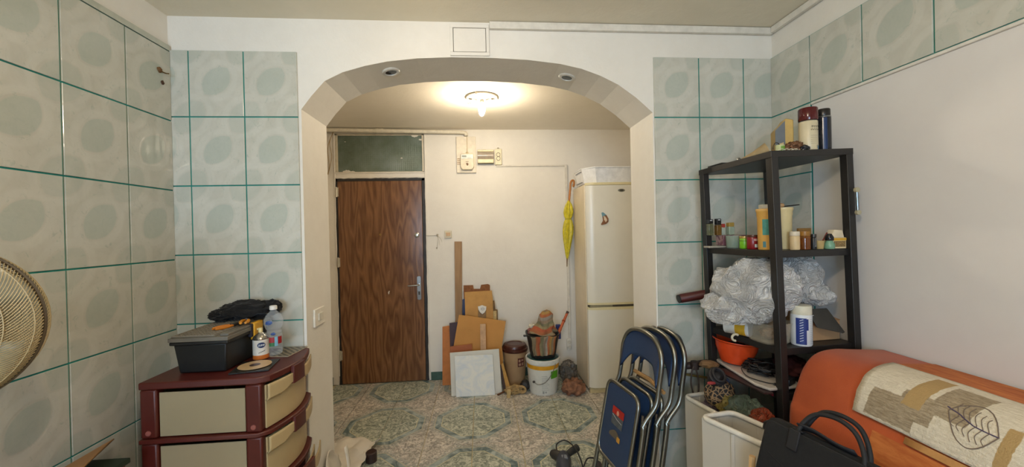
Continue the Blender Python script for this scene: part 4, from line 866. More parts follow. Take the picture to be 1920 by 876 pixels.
# fan
FC = at(-95, 617, v=.80); FC = V3((rt*(-142-960)/FPX+up*(438-617)/FPX+fwd)*.86)+V3((0, 0, H))
fa = V3((.36, -.93, .0)).normalized(); FT = frame(FC, fa.cross(V3((0, 0, 1))), fa)     # local z = fan axis (front)
fn_ = thing('floor_fan', 'beige pedestal fan with dense wire guard at the left edge of the picture', 'fan', (FC.x, FC.y, 0))
gold = mt('#a8946c', .45, .1, var=.1); Rf = .190
def gril(z0, bul, tw, n, b):
    for k in range(n):
        a0 = 2*pi*k/n; P = []
        for j in range(15):
            t = j/14; r = .055+(Rf-.055)*sin(t*pi/2*1.0) if False else .055+(Rf-.055)*(1-(1-t)**1.5); z = z0+bul*sqrt(max(0, 1-(r/Rf)**2.6)); a = a0+tw*t
            P.append(FT @ V3((cos(a)*r, sin(a)*r, z)))
        b.tube(P, .0013, 4)
    return b
part('front_guard', gril(.006, .070, .75, 150, B()), gold, fn_, kind='stuff', label='fine swirling wire guard')
part('rear_guard', gril(-.006, -.095, -.75, 150, B()), gold, fn_, kind='stuff', label='rear wire guard')
rg_ = B()
for r in (.10, .15, .185):
    for s_, bl in ((.006, .075), (-.006, -.105)):
        z = s_+bl*sqrt(1-(r/Rf)**2.6); rg_.tube([FT @ V3((cos(i*pi/24)*r, sin(i*pi/24)*r, z)) for i in range(48)], .0014, 4, True)
part('guard_rings', rg_, gold, fn_, kind='stuff')
part('rim_band', B().tube([FT @ V3((cos(i*pi/32)*Rf, sin(i*pi/32)*Rf, 0)) for i in range(64)], .0045, 8, True), mt('#4a3d2a', .5), fn_, label='dark dotted rim')
T_ = FT
part('hub', B().lathe([(.052, .075), (.05, .084), (.03, .088), (0, .089)], (0, 0, 0), 30, T=FT), mt('#c9c0a2', .4), fn_)
part('motor', B().lathe([(0, -.20), (.045, -.19), (.055, -.15), (.055, -.10)], (0, 0, 0), 30, T=FT), mt('#b9ae90', .4), fn_)
for k in range(3):
    def bld(s, t, a0=2*pi*k/3): r = .03+.145*s; a = a0+(t-.5)*(1.1+.5*s); return FT @ V3((cos(a)*r, sin(a)*r, (t-.5)*.05))
    part('blade', B().grid(bld, 8, 8), mt('#b9b297', .3), fn_, solid=.002)
bx_ = FC+(FT.to_3x3() @ V3((0, 0, -.15)))
part('pole', B().tube([(bx_.x, bx_.y, .02), (bx_.x, bx_.y, bx_.z)], .016, 14), gold, fn_)
part('base', B().lathe([(.0, 0), (.19, 0), (.19, .012), (.05, .03), (.0, .035)], (bx_.x, bx_.y, 0), 36), mt('#b9ae90', .4), fn_)
# =================================================================== RACK
def RC(u0, v0, z):      # lean of the rack: shifts towards +u as it goes down
    return V3((u0-.030*(z-1.025), v0, z))
Pn = dict(A=(1.120+.012, 1.815), B=(1.182+.006, 1.440), C=(1.545-.004, 1.470), D=(1.492, 1.842))
blk = mt('#1d1b1a', .42, var=.15, sc=10)
rk = thing('shelf_rack', 'black metal four-post shelf rack standing in the right corner', 'rack', (1.35, 1.65, 0))
ZT = {'A': 1.800, 'B': 1.812, 'C': 1.828, 'D': 1.818}
ang = math.atan2(.028, .37)
for k, (x, y) in Pn.items():
    b = B(); hw = .0155; cor = [(-hw, -hw), (hw, -hw), (hw, hw), (-hw, hw)]; vs = []
    for z in (0, ZT[k]):
        c_ = RC(x, y, z)
        for a, d in cor: r_ = RZ(ang) @ V3((a, d, 0)); vs.append(c_+r_)
    b.add(vs, [(3, 2, 1, 0), (4, 5, 6, 7)]+[(i, (i+1) % 4, 4+(i+1) % 4, 4+i) for i in range(4)])
    part('post', b, blk, rk, bevel=.002)
def shelf(zt, th=.028, top=False, rise=0.):
    P = []
    for k, (sx, sy) in (('A', (-1, 1)), ('B', (-1, -1)), ('C', (1, -1)), ('D', (1, 1))):
        e = .0165 if top else .004
        z = zt if not top else ZT[k]+.004; c_ = RC(*Pn[k], z)+(RZ(ang) @ V3((sx*e, sy*e, 0))); P.append(c_)
    o = part('shelf', B().add([p-V3((0, 0, th)) for p in P]+P, [(3, 2, 1, 0), (4, 5, 6, 7)]+[(i, (i+1) % 4, 4+(i+1) % 4, 4+i) for i in range(4)]), blk, rk, bevel=.0015)
    return P
shelf(0, .026, True)
S2, S3, S4 = 1.418, 1.025, .842
for z in (S2, S3, S4, .42): shelf(z)
Pn_ = Pn
def ztop_at(u, v): # height of the top shelf
    return 1.812+(u-1.18)*.045-(v-1.44)*.033+.005
# --- items on the top shelf
def can(name, lab, cat, p, prof, mats, mm, n=32): 
    t_ = thing(name, lab, cat, p); return t_
p = V3((1.378, 1.50, ztop_at(1.38, 1.5)+.001)); t_ = thing('aerosol_can', 'cream aerosol can with glossy dark red cap on the top shelf', 'aerosol can', p)
part('can_body', B().lathe([(.031, 0), (.0335, .004), (.0335, .03), (.0335, .125), (.031, .130)], p, 36, mm=[0, 0, 0, 1, 1]), [mt('#d0c3a2', .35, var=.12, sc=12), steel], t_)
part('cap', B().lathe([(.0335, .130), (.0345, .134), (.0345, .178), (.032, .182), (0, .182)], p, 36), mt('#4f0e12', .12), t_)
b = B()
for k in range(4): b.tube([p+V3((-.017+.008*k, -.0338+.0015*k*.2, .098+.001*k)), p+V3((-.012+.008*k, -.0340, .103)), p+V3((-.010+.008*k, -.0338, .096))], .0007, 4)
for k in range(4): b.tube([p+V3((-.019+.009*k, -.0338, .088)), p+V3((-.015+.009*k, -.0342, .084)), p+V3((-.012+.009*k, -.0336, .092))], .0007, 4)
part('handwriting', b, mt('#35322e', .6), t_, kind='stuff')
b = B()
for k in range(5): onlat(p, .0337, radians(-118), radians(-75+k), .03+.008*k, .0312+.008*k, 0, b, 5)
onlat(p, .0338, radians(-78), radians(-70), .010, .024, 0, b, 2)
part('small_print', b, mt('#8c8470', .6), t_, kind='stuff')
part('blue_patch', onlat(p, .0336, radians(-66), radians(-20), .004, .022, 0), mt('#4c7fa6', .4), t_)
p = V3((1.458, 1.512, ztop_at(1.46, 1.51)+.001)); t_ = thing('aerosol_can', 'slim black aerosol can with black cap and blue stripe on the top shelf', 'aerosol can', p)
part('can_body', B().lathe([(.025, 0), (.0270, .004), (.0270, .142), (.024, .148)], p, 32), mt('#1b1d22', .25), t_)
part('shoulder_ring', B().lathe([(.0265, .143), (.0275, .146), (.0235, .150)], p, 32), steel, t_)
part('cap', B().lathe([(.0245, .149), (.0250, .152), (.0250, .176), (.023, .179), (0, .179)], p, 32), mt('#161312', .3), t_)
part('blue_stripe', onlat(p, .0273, radians(-138), radians(-105), .003, .140), mt('#1d3560', .2), t_)
# grey/yellow carton bottle
p = V3((1.315, 1.565, ztop_at(1.315, 1.565)+.001)); t_ = thing('yellow_canister', 'yellow canister with slanted shoulder and grey side on the top shelf', 'canister', p, (0, 0, radians(-22)))
T = WM[t_.name]
sec = [(-.034, 0), (.034, 0), (.034, .150), (.005, .158), (-.010, .135), (-.034, .110)]
part('canister_body', B().prism(sec, -.03, .03, lambda a, c_, t: T @ V3((a, t, c_))), mt('#b99a55', .45), t_, bevel=.004)
part('grey_label', B().prism([(-.0345, .001), (.002, .001), (.002, .148), (-.010, .134), (-.0345, .109)], -.0312, -.0300, lambda a, c_, t: T @ V3((a, t, c_))), mt('#5f6468', .45), t_)
part('price_tag', B().prism([(-.022, .030), (-.004, .034), (-.004, .056), (-.022, .050)], -.0320, -.0312, lambda a, c_, t: T @ V3((a, t, c_))), mt('#c3ab7a', .5), t_)
# rolled cone bag
zt = ztop_at(1.2, 1.62)
solo('rolled_sleeve', 'tan rolled cone lying slanted on the top shelf, left of the clutter', 'roll', B().tube([(1.175, 1.645, zt+.006), (1.22, 1.61, zt+.022), (1.262, 1.585, zt+.040)], [.004, .018, .034], 20), mt('#a38c62', .6, var=.2))
solo('tangled_clutter', 'tangle of copper-brown foil, cords and scraps in front of the yellow canister', 'clutter', B().blob((1.318, 1.50, ztop_at(1.31, 1.5)+.022), (.045, .024, .026), 4, .6, 3, 5, True, flat=ztop_at(1.31, 1.5)+.001), mt('#7a5438', .4, .3, var=.7, sc=50), smooth=180, kind='stuff')
solo('dark_clip', 'small dark metal clip among the clutter beside the red-capped can', 'clip', B().blob((1.335, 1.468, ztop_at(1.33, 1.46)+.012), (.017, .010, .011), 9, .4, 2), mt('#2e3038', .3, .5))
p = V3((1.255, 1.505, ztop_at(1.255, 1.505)+.001)); t_ = thing('thread_spool', 'small green and white labelled spool on the top shelf', 'spool', p)
part('spool', B().lathe([(.0, 0), (.017, 0), (.017, .036), (0, .038)], p, 24), mt('#b9bd8a', .5), t_)
part('green_label', onlat(p, .0175, radians(-120), radians(-50), .008, .030), mt('#6d9c3a', .5), t_)
part('black_loop', B().tube([p+V3((-.018+.016*cos(a*pi/10), -.004, .024+.022*sin(a*pi/10))) for a in range(-4, 12)], .0016, 6), mt('#2a231c', .5), t_)
b = B()
for k in range(4): b.tube(spline([V3((1.205+.02*k, 1.470, ztop_at(1.2, 1.47)+.004)), V3((1.225+.02*k, 1.458, ztop_at(1.2, 1.47)+.014)), V3((1.25+.018*k, 1.462, ztop_at(1.2, 1.47)+.005)), V3((1.27+.015*k, 1.455, ztop_at(1.2, 1.47)+.010))]), .0014, 5)
solo('string_tangle', 'thin white cord lying loosely in front of the green spool', 'cord', b, mt('#d8cfb4', .5))
p = V3((1.166, 1.635, ztop_at(1.166, 1.635)+.001)); t_ = thing('metal_eyelet', 'tiny silver ring fitting near the left end of the top shelf', 'ring', p)
part('ring', B().tube([p+V3((cos(a*pi/8)*.007, 0, .009+sin(a*pi/8)*.007)) for a in range(16)], .003, 8, True), steel, t_)
solo('flat_black_case', 'thin flat black case at the far left end of the top shelf', 'case', B().bx(1.125, 1.195, 1.70, 1.81, 1.812, 1.820), mt('#191716', .4), bevel=.003)
# --- items on shelf two
def on(x, y, v, z=S2): q = at(x, y, v=v); return V3((q.x, v, z+.001))
p = V3((1.135, 1.80, S2+.001))
solo('clear_strip_tray', 'flat translucent plastic strip sticking out past the left rack post', 'strip', B().bx(1.085, 1.245, 1.745, 1.79, S2+.001, S2+.010), mt('#b9b0a0', .25, alpha=.75), bevel=.002)
nm = NT('purple_floral_card'); f = nm.noise(nm.pos(obj=True), 26, 3, .5, 1.5); nm.col(nm.mix(nm.ramp(f, .45, .56), '#6f4552', '#a68a86')); nm.set(.5)
solo('floral_box', 'small purple and pink floral card box on the second shelf by the left post', 'box', B().bx(1.155, 1.285, 1.742, 1.80, S2+.012, S2+.060), nm.m, bevel=.001)
def vial(x, y, v, h_, cap, body, lab, z0=S2+.061, r=.012, ch=.022, hangtab=True):
    p = at(x, y, v=v); p = V3((p.x, v, z0)); t_ = thing('paint_vial', lab, 'vial', p)
    part('vial_body', B().bx(p.x-r, p.x+r, v-r, v+r, z0, z0+h_-ch), body, t_, bevel=.003)
    part('vial_cap', B().bx(p.x-r*.95, p.x+r*.95, v-r*.9, v+r*.9, z0+h_-ch+.0005, z0+h_), cap, t_, bevel=.002)
    if hangtab: part('white_mark', B().bx(p.x-r*.45, p.x+r*.45, v-r*.9-.001, v-r*.9+.0005, z0+h_-.008, z0+h_-.004), mt('#d0d2d2', .5), t_)
bc = mt('#161719', .4)
vial(1331, 425, 1.772, .078, bc, mt('#5d5f44', .2, var=.3, sc=60), 'small olive vial with a black cap standing behind the floral box, leftmost')
vial(1346, 425, 1.772, .080, bc, mt('#6e5229', .2, var=.3, sc=60), 'small amber vial with a black cap standing behind the floral box, second', ch=.030)
vial(1355, 425, 1.790, .055, mt('#a33327', .4), mt('#a8b0a0', .15), 'small vial with a red cap behind the floral box', r=.009, ch=.018, hangtab=False)
vial(1369, 424, 1.775, .060, mt('#a5873d', .4), mt('#93a08c', .15), 'squat vial with golden cap and pale body at the right end of the floral box', r=.014, ch=.020, hangtab=False)
gj = film('greenish_glass', '#9fb3a4', .08, .30)
p = on(1376, 466, 1.69); t_ = thing('glass_tumbler', 'square greenish clear tumbler between the floral box and green jar', 'tumbler', p)
part('tumbler_body', B().lathe([(.024, 0), (.026, .003), (.029, .058), (.0275, .058), (.024, .006), (0, .005)], p, 28, sq=4), gj, t_)
p = on(1396, 466, 1.635); t_ = thing('green_jar', 'bright green labelled small jar with golden lid on the second shelf', 'jar', p)
part('jar_body', B().lathe([(.018, 0), (.020, .003), (.020, .044), (.018, .047)], p, 28), mt('#6fae1f', .35), t_)
part('lid', B().lathe([(.0205, .046), (.0210, .048), (.0210, .056), (0, .057)], p, 28), mt('#b79a58', .3, .5), t_)
part('dark_line', B().lathe([(.0203, .034), (.0206, .0345), (.0206, .036), (.0203, .0365)], p, 28), mt('#2c4a12', .4), t_)
p = on(1411, 467, 1.585); t_ = thing('red_jar', 'dark red jar with red and pale print on the second shelf beside the green jar', 'jar', p)
part('jar_body', B().lathe([(.020, 0), (.022, .003), (.022, .050), (.020, .054)], p, 28), mt('#7c1418', .3), t_)
part('lid', B().lathe([(.0215, .052), (.0222, .054), (.0222, .062), (0, .063)], p, 28), mt('#5c3a2c', .3, .4), t_)
part('pale_print', onlat(p, .0224, radians(-105), radians(-58), .008, .022), mt('#b9c0b6', .4), t_)
part('pale_print', onlat(p, .0224, radians(-112), radians(-62), .036, .046), mt('#b08d84', .4), t_)
def tub(p, h_, r, m, m2, name, lab):
    t_ = thing(name, lab, 'canister', p)
    part('tub_body', B().lathe([(r*.84, 0), (r*.88, .003), (r*.95, h_-.035), (r*1.0, h_-.03), (r*1.0, h_-.016), (r*1.06, h_-.012), (r*1.06, h_-.004)], p, 36), m, t_)
    part('lid', B().lathe([(r*1.07, h_-.010), (r*1.09, h_-.008), (r*1.09, h_), (r*.9, h_+.001), (0, h_)], p, 36), m2, t_); return t_
p = on(1428, 468, 1.545); p.x = 1.205; p.y = 1.53
t_ = tub(p, .172, .033, mt('#c99a4a', .45, var=.06), mt('#d3a860', .4), 'tall_canister', 'tall yellow-orange canister with teal picture label behind the near rack post')
part('teal_label', onlat(p, .0305, radians(-150), radians(-105), .062, .128, r2=.0318), mt('#3f8a80', .45, var=.3, sc=50), t_, label='teal picture label')
part('blue_dot', onlat(p, .0292, radians(-150), radians(-128), .010, .035, r2=.0298), mt('#4c7f86', .4), t_)
p = V3((1.288, 1.535, S2+.001)); t_ = tub(p, .176, .034, mt('#c9b98a', .5, var=.08), mt('#d0bf90', .4), 'tall_canister', 'tall plain cream ribbed canister right of the near rack post')
pz = S2+.1785
solo('small_pot', 'small tan lidded pot standing on the plain cream canister', 'pot', B().lathe([(.014, 0), (.018, .004), (.018, .014), (.010, .018), (0, .019)], (1.272, 1.535, pz), 20), mt('#b08a60', .5))
solo('black_pen', 'black pen lying across the plain cream canister lid and sticking out right', 'pen', B().tube([(1.290, 1.535, pz+.004), (1.372, 1.545, pz+.011)], [.003, .0022], 8), bc)
solo('clear_cube', 'small clear plastic box on the yellow-orange canister', 'box', B().bx(1.185, 1.215, 1.52, 1.545, S2+.1745, S2+.192), mt('#b9b5a5', .15), bevel=.001)
p = V3((1.281, 1.468, S2+.001)); t_ = thing('pill_jar', 'cream jar with white screw cap on the second shelf', 'jar', p)
part('jar_body', B().lathe([(.0165, 0), (.018, .003), (.018, .054), (.015, .058)], p, 28), mt('#cdb488', .45), t_)
part('screw_cap', B().lathe([(.0175, .057), (.018, .059), (.018, .073), (.016, .075), (0, .075)], p, 28), mt('#cfc4ae', .4), t_)
p = V3((1.325, 1.470, S2+.001)); t_ = thing('amber_bottle', 'clear bottle half full of dark amber liquid with tan cap', 'bottle', p)
part('liquid', B().lathe([(.0, .002), (.019, .002), (.019, .046), (0, .046)], p, 28), mt('#33170d', .1), t_)
part('bottle_body', B().lathe([(.020, 0), (.0212, .003), (.0212, .050), (.0195, .056)], p, 28), film('amber', '#a05a20', .06, .3), t_)
part('cap', B().lathe([(.0200, .056), (.0205, .058), (.0205, .074), (0, .075)], p, 28), mt('#8f6425', .35), t_)
p = V3((1.352, 1.515, S2+.001)); solo('kraft_packet', 'brown kraft paper packet standing behind the amber bottle', 'packet', B().bx(1.335, 1.392, 1.508, 1.520, S2+.001, S2+.088), mt('#7d5a26', .7, var=.2), bevel=.002)
p = V3((1.362, 1.466, S2+.001)); t_ = thing('small_tube', 'small black tube with white vertical lettering on the second shelf', 'tube', p)
part('tube_body', B().lathe([(.010, 0), (.011, .003), (.010, .045), (.007, .05)], p, 20), bc, t_); part('cap', B().lathe([(.010, .050), (.010, .062), (0, .063)], p, 20), mt('#2c2520', .3), t_)
b = B()
for k in range(6): b.tube([p+V3((-.004, -.0112, .012+.006*k)), p+V3((.003, -.0112, .014+.006*k))], .0007, 4)
part('lettering', b, mt('#c9c9c9', .5), t_, kind='stuff')
p = V3((1.398, 1.478, S2+.001)); t_ = thing('small_cup', 'small translucent tan plastic cup on the second shelf', 'cup', p)
part('cup_body', B().lathe([(.014, 0), (.015, .002), (.019, .034), (.0175, .034), (.0135, .004), (0, .003)], p, 26), mt('#b39a66', .35), t_)
solo('red_brush', 'thin red-handled brush leaning out of the small tan cup', 'brush', B().tube([(1.400, 1.478, S2+.012), (1.455, 1.50, S2+.066)], [.002, .003], 8), mt('#7a2a22', .4))
p = V3((1.428, 1.462, S2+.001)); t_ = thing('ink_bottle', 'squat bottle with teal bottom and black lid on the second shelf', 'bottle', p)
part('bottle_body', B().lathe([(.016, 0), (.018, .003), (.018, .020), (.010, .034)], p, 26), mt('#6f9a80', .3), t_); part('lid', B().lathe([(.014, .035), (.015, .037), (.015, .048), (.008, .062), (0, .063)], p, 26), mt('#1f2023', .2, .3), t_)
p = V3((1.487, 1.492, S2+.001)); t_ = thing('tea_carton', 'cream gable-top carton with yellow patterned band at the right end of the second shelf', 'carton', p)
part('carton_body', B().bx(p.x-.034, p.x+.024, 1.470, 1.515, S2+.001, S2+.046), mt('#d8c69c', .5), t_, bevel=.001)
part('gable', B().prism([(-.034, .046), (.024, .046), (.016, .076), (-.020, .079)], 1.478, 1.508, lambda a, c_, t: V3((p.x+a, t, S2+c_))), mt('#dccdb0', .5), t_, bevel=.001)
part('yellow_band', B().bx(p.x-.0345, p.x+.0245, 1.4690, 1.4698, S2+.034, S2+.044), mt('#d0a032', .5), t_)
part('pattern_panel', B().bx(p.x-.030, p.x+.020, 1.4690, 1.4698, S2+.008, S2+.032), mt('#8c7246', .5, var=.7, sc=180), t_)
# hinge-like rod on the right post
c_ = RC(*Pn['C'], 1.61); t_ = thing('door_closer_rod', 'silver rod with round cream end discs fixed to the right rack post', 'fitting', (c_.x+.004, c_.y-.03, 1.56))
rp0, rp1 = V3((c_.x+.006, c_.y-.030, 1.658)), V3((c_.x+.010, c_.y-.030, 1.566))
part('rod', B().tube([rp0, rp1], .0055, 12), mt('#8f969c', .2, .9), t_)
for q in (rp0, rp1): part('end_disc', B().lathe([(.010, -.004), (.010, .006), (0, .007)], q, 20, T=RX), mt('#a9a184', .5), t_)
# --- shelf three
def ctz(u, v, z): return V3((u, v, z))
bagm = film('milky_bag', '#fbfbfa', .10, .58)
def creased(m):
    t = m.node_tree; g = t.nodes.new('ShaderNodeTexCoord'); v1 = t.nodes.new('ShaderNodeTexNoise'); v1.inputs['Scale'].default_value = 13; v1.inputs['Detail'].default_value = 5; v1.inputs['Distortion'].default_value = 2.2
    t.links.new(g.outputs['Object'], v1.inputs[0]); v2 = t.nodes.new('ShaderNodeMath'); v2.operation = 'PINGPONG'; v2.inputs[1].default_value = .09; t.links.new(v1.outputs['Fac'], v2.inputs[0])
    bm_ = t.nodes.new('ShaderNodeBump'); bm_.inputs['Strength'].default_value = 1.; bm_.inputs['Distance'].default_value = .12; t.links.new(v2.outputs[0], bm_.inputs['Height'])
    t.links.new(bm_.outputs[0], t.nodes['Principled BSDF'].inputs['Normal'])
creased(bagm)
def bag(name, lab, cs_):
    b = B()
    for c_, r_, sd, am, fl_ in cs_: b.blob(c_, r_, sd, am*.85, 1.15, 5, True, flat=fl_)
    return solo(name, lab, 'bag', b, bagm, smooth=180)
bag('plastic_bag', 'large crumpled translucent plastic bag bulging out left of the near rack post', [((1.185, 1.60, 1.235), (.150, .150, .155), 3, .38, 1.105), ((1.085, 1.62, 1.155), (.100, .11, .075), 7, .45, 1.10), ((1.235, 1.50, 1.26), (.085, .07, .095), 11, .40, 1.15)])
bag('plastic_bag', 'crumpled translucent plastic bag hanging in the rack right of the near post', [((1.410, 1.63, 1.28), (.110, .11, .120), 13, .38, 1.165), ((1.455, 1.57, 1.21), (.075, .07, .05), 17, .45, 1.165)])
z3 = S3+.001
p0 = V3((1.095, 1.68, z3+.036)); dv = V3((.085, -.13, .0)).normalized()
t_ = thing('yellow_tin', 'white and yellow tin lying on its side under the left plastic bag', 'tin', V3((1.15, 1.64, z3)))
T = frame(V3((1.122, 1.685, z3+.038)), dv.cross(V3((0, 0, 1))), dv)
part('tin_body', B().lathe([(.030, 0), (.034, .002), (.034, .05), (.034, .055), (.034, .100)], (0, 0, 0), 32, T=T, mm=[0, 1, 0, 0, 0]), [mt('#cfa024', .4), mt('#d5d3cb', .4)], t_)
part('white_rim', B().lathe([(.0345, .092), (.0352, .094), (.0352, .104), (.028, .106), (0, .103)], (0, 0, 0), 32, T=T), mt('#d9d9d5', .35), t_)
solo('hook_ring', 'small cream plastic hook on the left edge of the third shelf', 'hook', B().tube([V3((1.085+.016*cos(a*pi/8), 1.565, z3+.014+.014*sin(a*pi/8))) for a in range(2, 13)], .005, 8), mt('#c6bda4', .4))
p = V3((1.222, 1.545, z3)); t_ = thing('clear_food_tub', 'clear plastic food tub with scraps inside behind the near rack post', 'tub', p)
T = TR(p) @ RZ(.12)
part('tub_body', B().lathe([(.058, 0), (.062, .004), (.072, .082), (.076, .084), (.076, .087), (.070, .086), (.060, .006), (0, .004)], (0, 0, 0), 40, T=T, sq=4), film('tub_plastic', '#d9cdb6', .08, .10), t_)
solo('paper_scraps', 'crumpled brown and white scraps inside the clear food tub', 'scraps', B().blob(p+V3((0, 0, .034)), (.034, .034, .024), 5, .5, 2.5, 4, True, flat=p.z+.006), mt('#7d6146', .7, var=.5, sc=40), smooth=180)
p = V3((1.312, 1.478, z3)); t_ = thing('white_blue_can', 'white canister with blue label on the third shelf beside the near post', 'canister', p)
part('can_body', B().lathe([(.035, 0), (.0375, .005), (.0375, .124), (.035, .128)], p, 40), mt('#cfd3d6', .35, var=.04), t_)
part('lid', B().lathe([(.0360, .127), (.0370, .130), (.0365, .160), (.034, .163), (0, .163)], p, 40), mt('#d6d2bd', .35), t_)
b = B(); onlat(p, .0379, radians(-160), radians(-104), .008, .115, 0, b, 8); onlat(p, .0379, radians(-104), radians(-93), .066, .112, 0, b, 3)
bl = part('blue_label', b, mt('#1f3277', .4), t_)
b = B()
for k in range(9): a = radians(-128); zz = .020+.0105*k; b.tube([p+V3((cos(a-.20)*.0383, sin(a-.20)*.0383, zz)), p+V3((cos(a+.12)*.0385, sin(a+.12)*.0385, zz+.006))], .0013, 4)
part('vertical_lettering', b, mt('#dde2ea', .4), bl, kind='stuff')
b = B()
for k in range(14): onlat(p, .0378, radians(-84), radians(-52+(k % 3)*3), .012+.0075*k, .0135+.0075*k, 0, b, 3)
part('small_print', b, mt('#9aa3ab', .5), t_, kind='stuff')
p = V3((1.44, 1.60, z3)); T = TR(p) @ RZ(ang)
t_ = thing('cardboard_box', 'brown cardboard box at the right end of the third shelf', 'box', p)
part('box_body', B().bx(-.085, .082, -.085, .12, 0, .082, T=T), mt('#a9835c', .75, var=.06, sc=5), t_, bevel=.002)
part('lid_flap', quad([T @ V3((-.085, .118, .083)), T @ V3((.082, .118, .110)), T @ V3((.082, -.087, .083)), T @ V3((-.085, -.087, .083))], -.002), mt('#a07a54', .75), t_)
part('pen_mark', B().tube(spline([T @ V3((.0, -.06, .0862)), T @ V3((.02, -.052, .090)), T @ V3((.05, -.06, .088)), T @ V3((.07, -.055, .089))]), .0016, 5), mt('#2b2622', .6), t_)
P = [V3((1.360, 1.50, 1.162)), V3((1.466, 1.515, 1.160)), V3((1.505, 1.475, 1.068)), V3((1.492, 1.472, 1.064)), V3((1.375, 1.468, 1.094))]
t_ = thing('black_folder', 'thin dark grey folder tilted against the cardboard box', 'folder', P[4])
b = B(); b.v = P+[q+V3((0, .006, .002)) for q in P]; n = 5; b.f = [list(range(n)), [n+i for i in range(n)][::-1]]+[[i, n+i, n+(i+1) % n, (i+1) % n] for i in range(n)]; b.m = [0]*len(b.f)
part('cover', b, mt('#35332f', .5), t_, bevel=.0015); part('spine_tab', B().bx(1.362, 1.378, 1.488, 1.492, 1.139, 1.1415), mt('#b9b9b3', .4), t_)
# --- shelf four
z4 = S4+.001
sl = [(1.175, 1.83), (1.125, 1.74), (1.150, 1.45), (1.235, 1.46), (1.36, 1.83)]
solo('white_lid', 'flat white plastic lid lying on the fourth shelf under the black cables', 'lid', B().prism([(1.150, 1.81), (1.140, 1.78), (1.122, 1.50), (1.145, 1.445), (1.30, 1.455), (1.33, 1.80)], z4+.010, z4+.022, XYZ), mt('#b3aca4', .4), bevel=.004)  # flat white lid that the cables and bowl rest on
p = V3((1.205, 1.745, z4+.023)); t_ = thing('orange_bowl', 'bright orange-red plastic bowl with a spout on the fourth shelf', 'bowl', p)
OZ = frame(p, V3((1, 0, -.10)), V3((.10, 0, 1)))
part('bowl_body', B().lathe([(.05, 0), (.062, .004), (.088, .070), (.093, .098), (.105, .106), (.105, .110), (.090, .103), (.084, .070), (.058, .010), (0, .008)], (0, 0, 0), 44, T=OZ), mt('#d0451a', .32, var=.05), t_)
part('handle', B().tube([OZ @ V3((.095, -.02, .102)), OZ @ V3((.135, -.035, .100))], [.016, .009], 10), mt('#b5391a', .32, var=.05), t_)
solo('dark_stuff_in_bowl', 'dark crumpled cloth inside the orange bowl', 'cloth', B().blob(p+V3((.008, 0, .060)), (.060, .060, .034), 5, .4, 2.4, 4, True), mt('#1b1517', .7, var=.5), smooth=180)
b = B(); random.seed(3)
for k in range(9):
    c_ = V3((1.215+.02*random.random(), 1.55+.08*random.random(), z4+.036+.004*k)); ph = random.random()*6
    b.tube([c_+V3((cos(a*pi/10)*(.045+.01*sin(2*a+ph)), sin(a*pi/10)*(.05+.01*cos(3*a+ph)), .004*sin(a+ph))) for a in range(20)], .0042, 6, True)
solo('black_cables', 'heap of coiled black cables on the white lid', 'cable', b, mt('#131214', .5), smooth=180)
solo('black_adapter', 'black power adapter half buried in the black cables', 'adapter', B().bx(-.03, .03, -.018, .018, 0, .026, T=TR((1.245, 1.475, z4+.024)) @ RZ(.5)), mt('#161518', .4), bevel=.003)
b = B().tube(spline([(1.20, 1.60, z4+.04), (1.15, 1.62, z4+.045), (1.13, 1.56, z4+.030), (1.16, 1.50, z4+.026), (1.185, 1.47, z4+.028)]), .002, 6)
solo('thin_black_cord', 'single thin black cord straying over the white lid to a small plug', 'cord', b.blob((1.188, 1.468, z4+.0285), (.012, .006, .004), 2, .1, 2), mt('#141315', .5))
solo('dark_red_cloth', 'dark red cloth behind the cables at the back of the fourth shelf', 'cloth', B().blob((1.37, 1.60, z4+.045), (.060, .08, .05), 4, .35, 2, 4, True, flat=z4+.024), mt('#4a1a1a', .9, var=.3), smooth=180)
solo('dark_book', 'dark brown book with a small red flower emblem on the fourth shelf edge', 'book', B().bx(-.001, .16, -.0, .24, -.020, .006, T=TR((1.105, 1.452, z4+.0)) @ Matrix.Identity(4)) if False else B().prism([(1.10, 1.72), (1.085, 1.66), (1.115, 1.442), (1.15, 1.436), (1.16, 1.70)], z4+.001, z4+.009, XYZ), mt('#2a1a1a', .4), bevel=.001)
solo('blue_cloth_strip', 'dark blue fabric drooping over the left edge of the fourth shelf', 'cloth', B().blob((1.078, 1.665, z4-.022), (.022, .06, .026), 4, .3, 2, 4, True), mt('#1d2b45', .9), smooth=180)
solo('brown_envelope', 'crumpled light brown paper on the left end of the fourth shelf', 'paper', B().blob((1.085, 1.765, z4+.012), (.045, .04, .016), 6, .3, 2, 4, True, flat=z4+.001), mt('#7d6244', .8), smooth=180)
# red mark on shelf edge
e0, e1 = RC(*Pn['B'], S4-.014)+V3((-.012, .02, 0)), RC(*Pn['A'], S4-.014)
ds = (e1-e0).normalized(); nq = V3((-ds.y, ds.x, 0)); 
solo('red_sticker', 'small red sticker with white marks on the edge of the fourth shelf', 'sticker', B().add([e0+ds*.01+nq*.0045+V3((0, 0, -.006)), e0+ds*.09+nq*.0045+V3((0, 0, -.006)), e0+ds*.09+nq*.0045+V3((0, 0, .006)), e0+ds*.01+nq*.0045+V3((0, 0, .006)), e0+ds*.01+nq*.003+V3((0, 0, -.006)), e0+ds*.09+nq*.003+V3((0, 0, -.006)), e0+ds*.09+nq*.003+V3((0, 0, .006)), e0+ds*.01+nq*.003+V3((0, 0, .006))], [(0, 1, 2, 3), (7, 6, 5, 4), (0, 4, 5, 1), (1, 5, 6, 2), (2, 6, 7, 3), (3, 7, 4, 0)]), mt('#8a2330', .4))
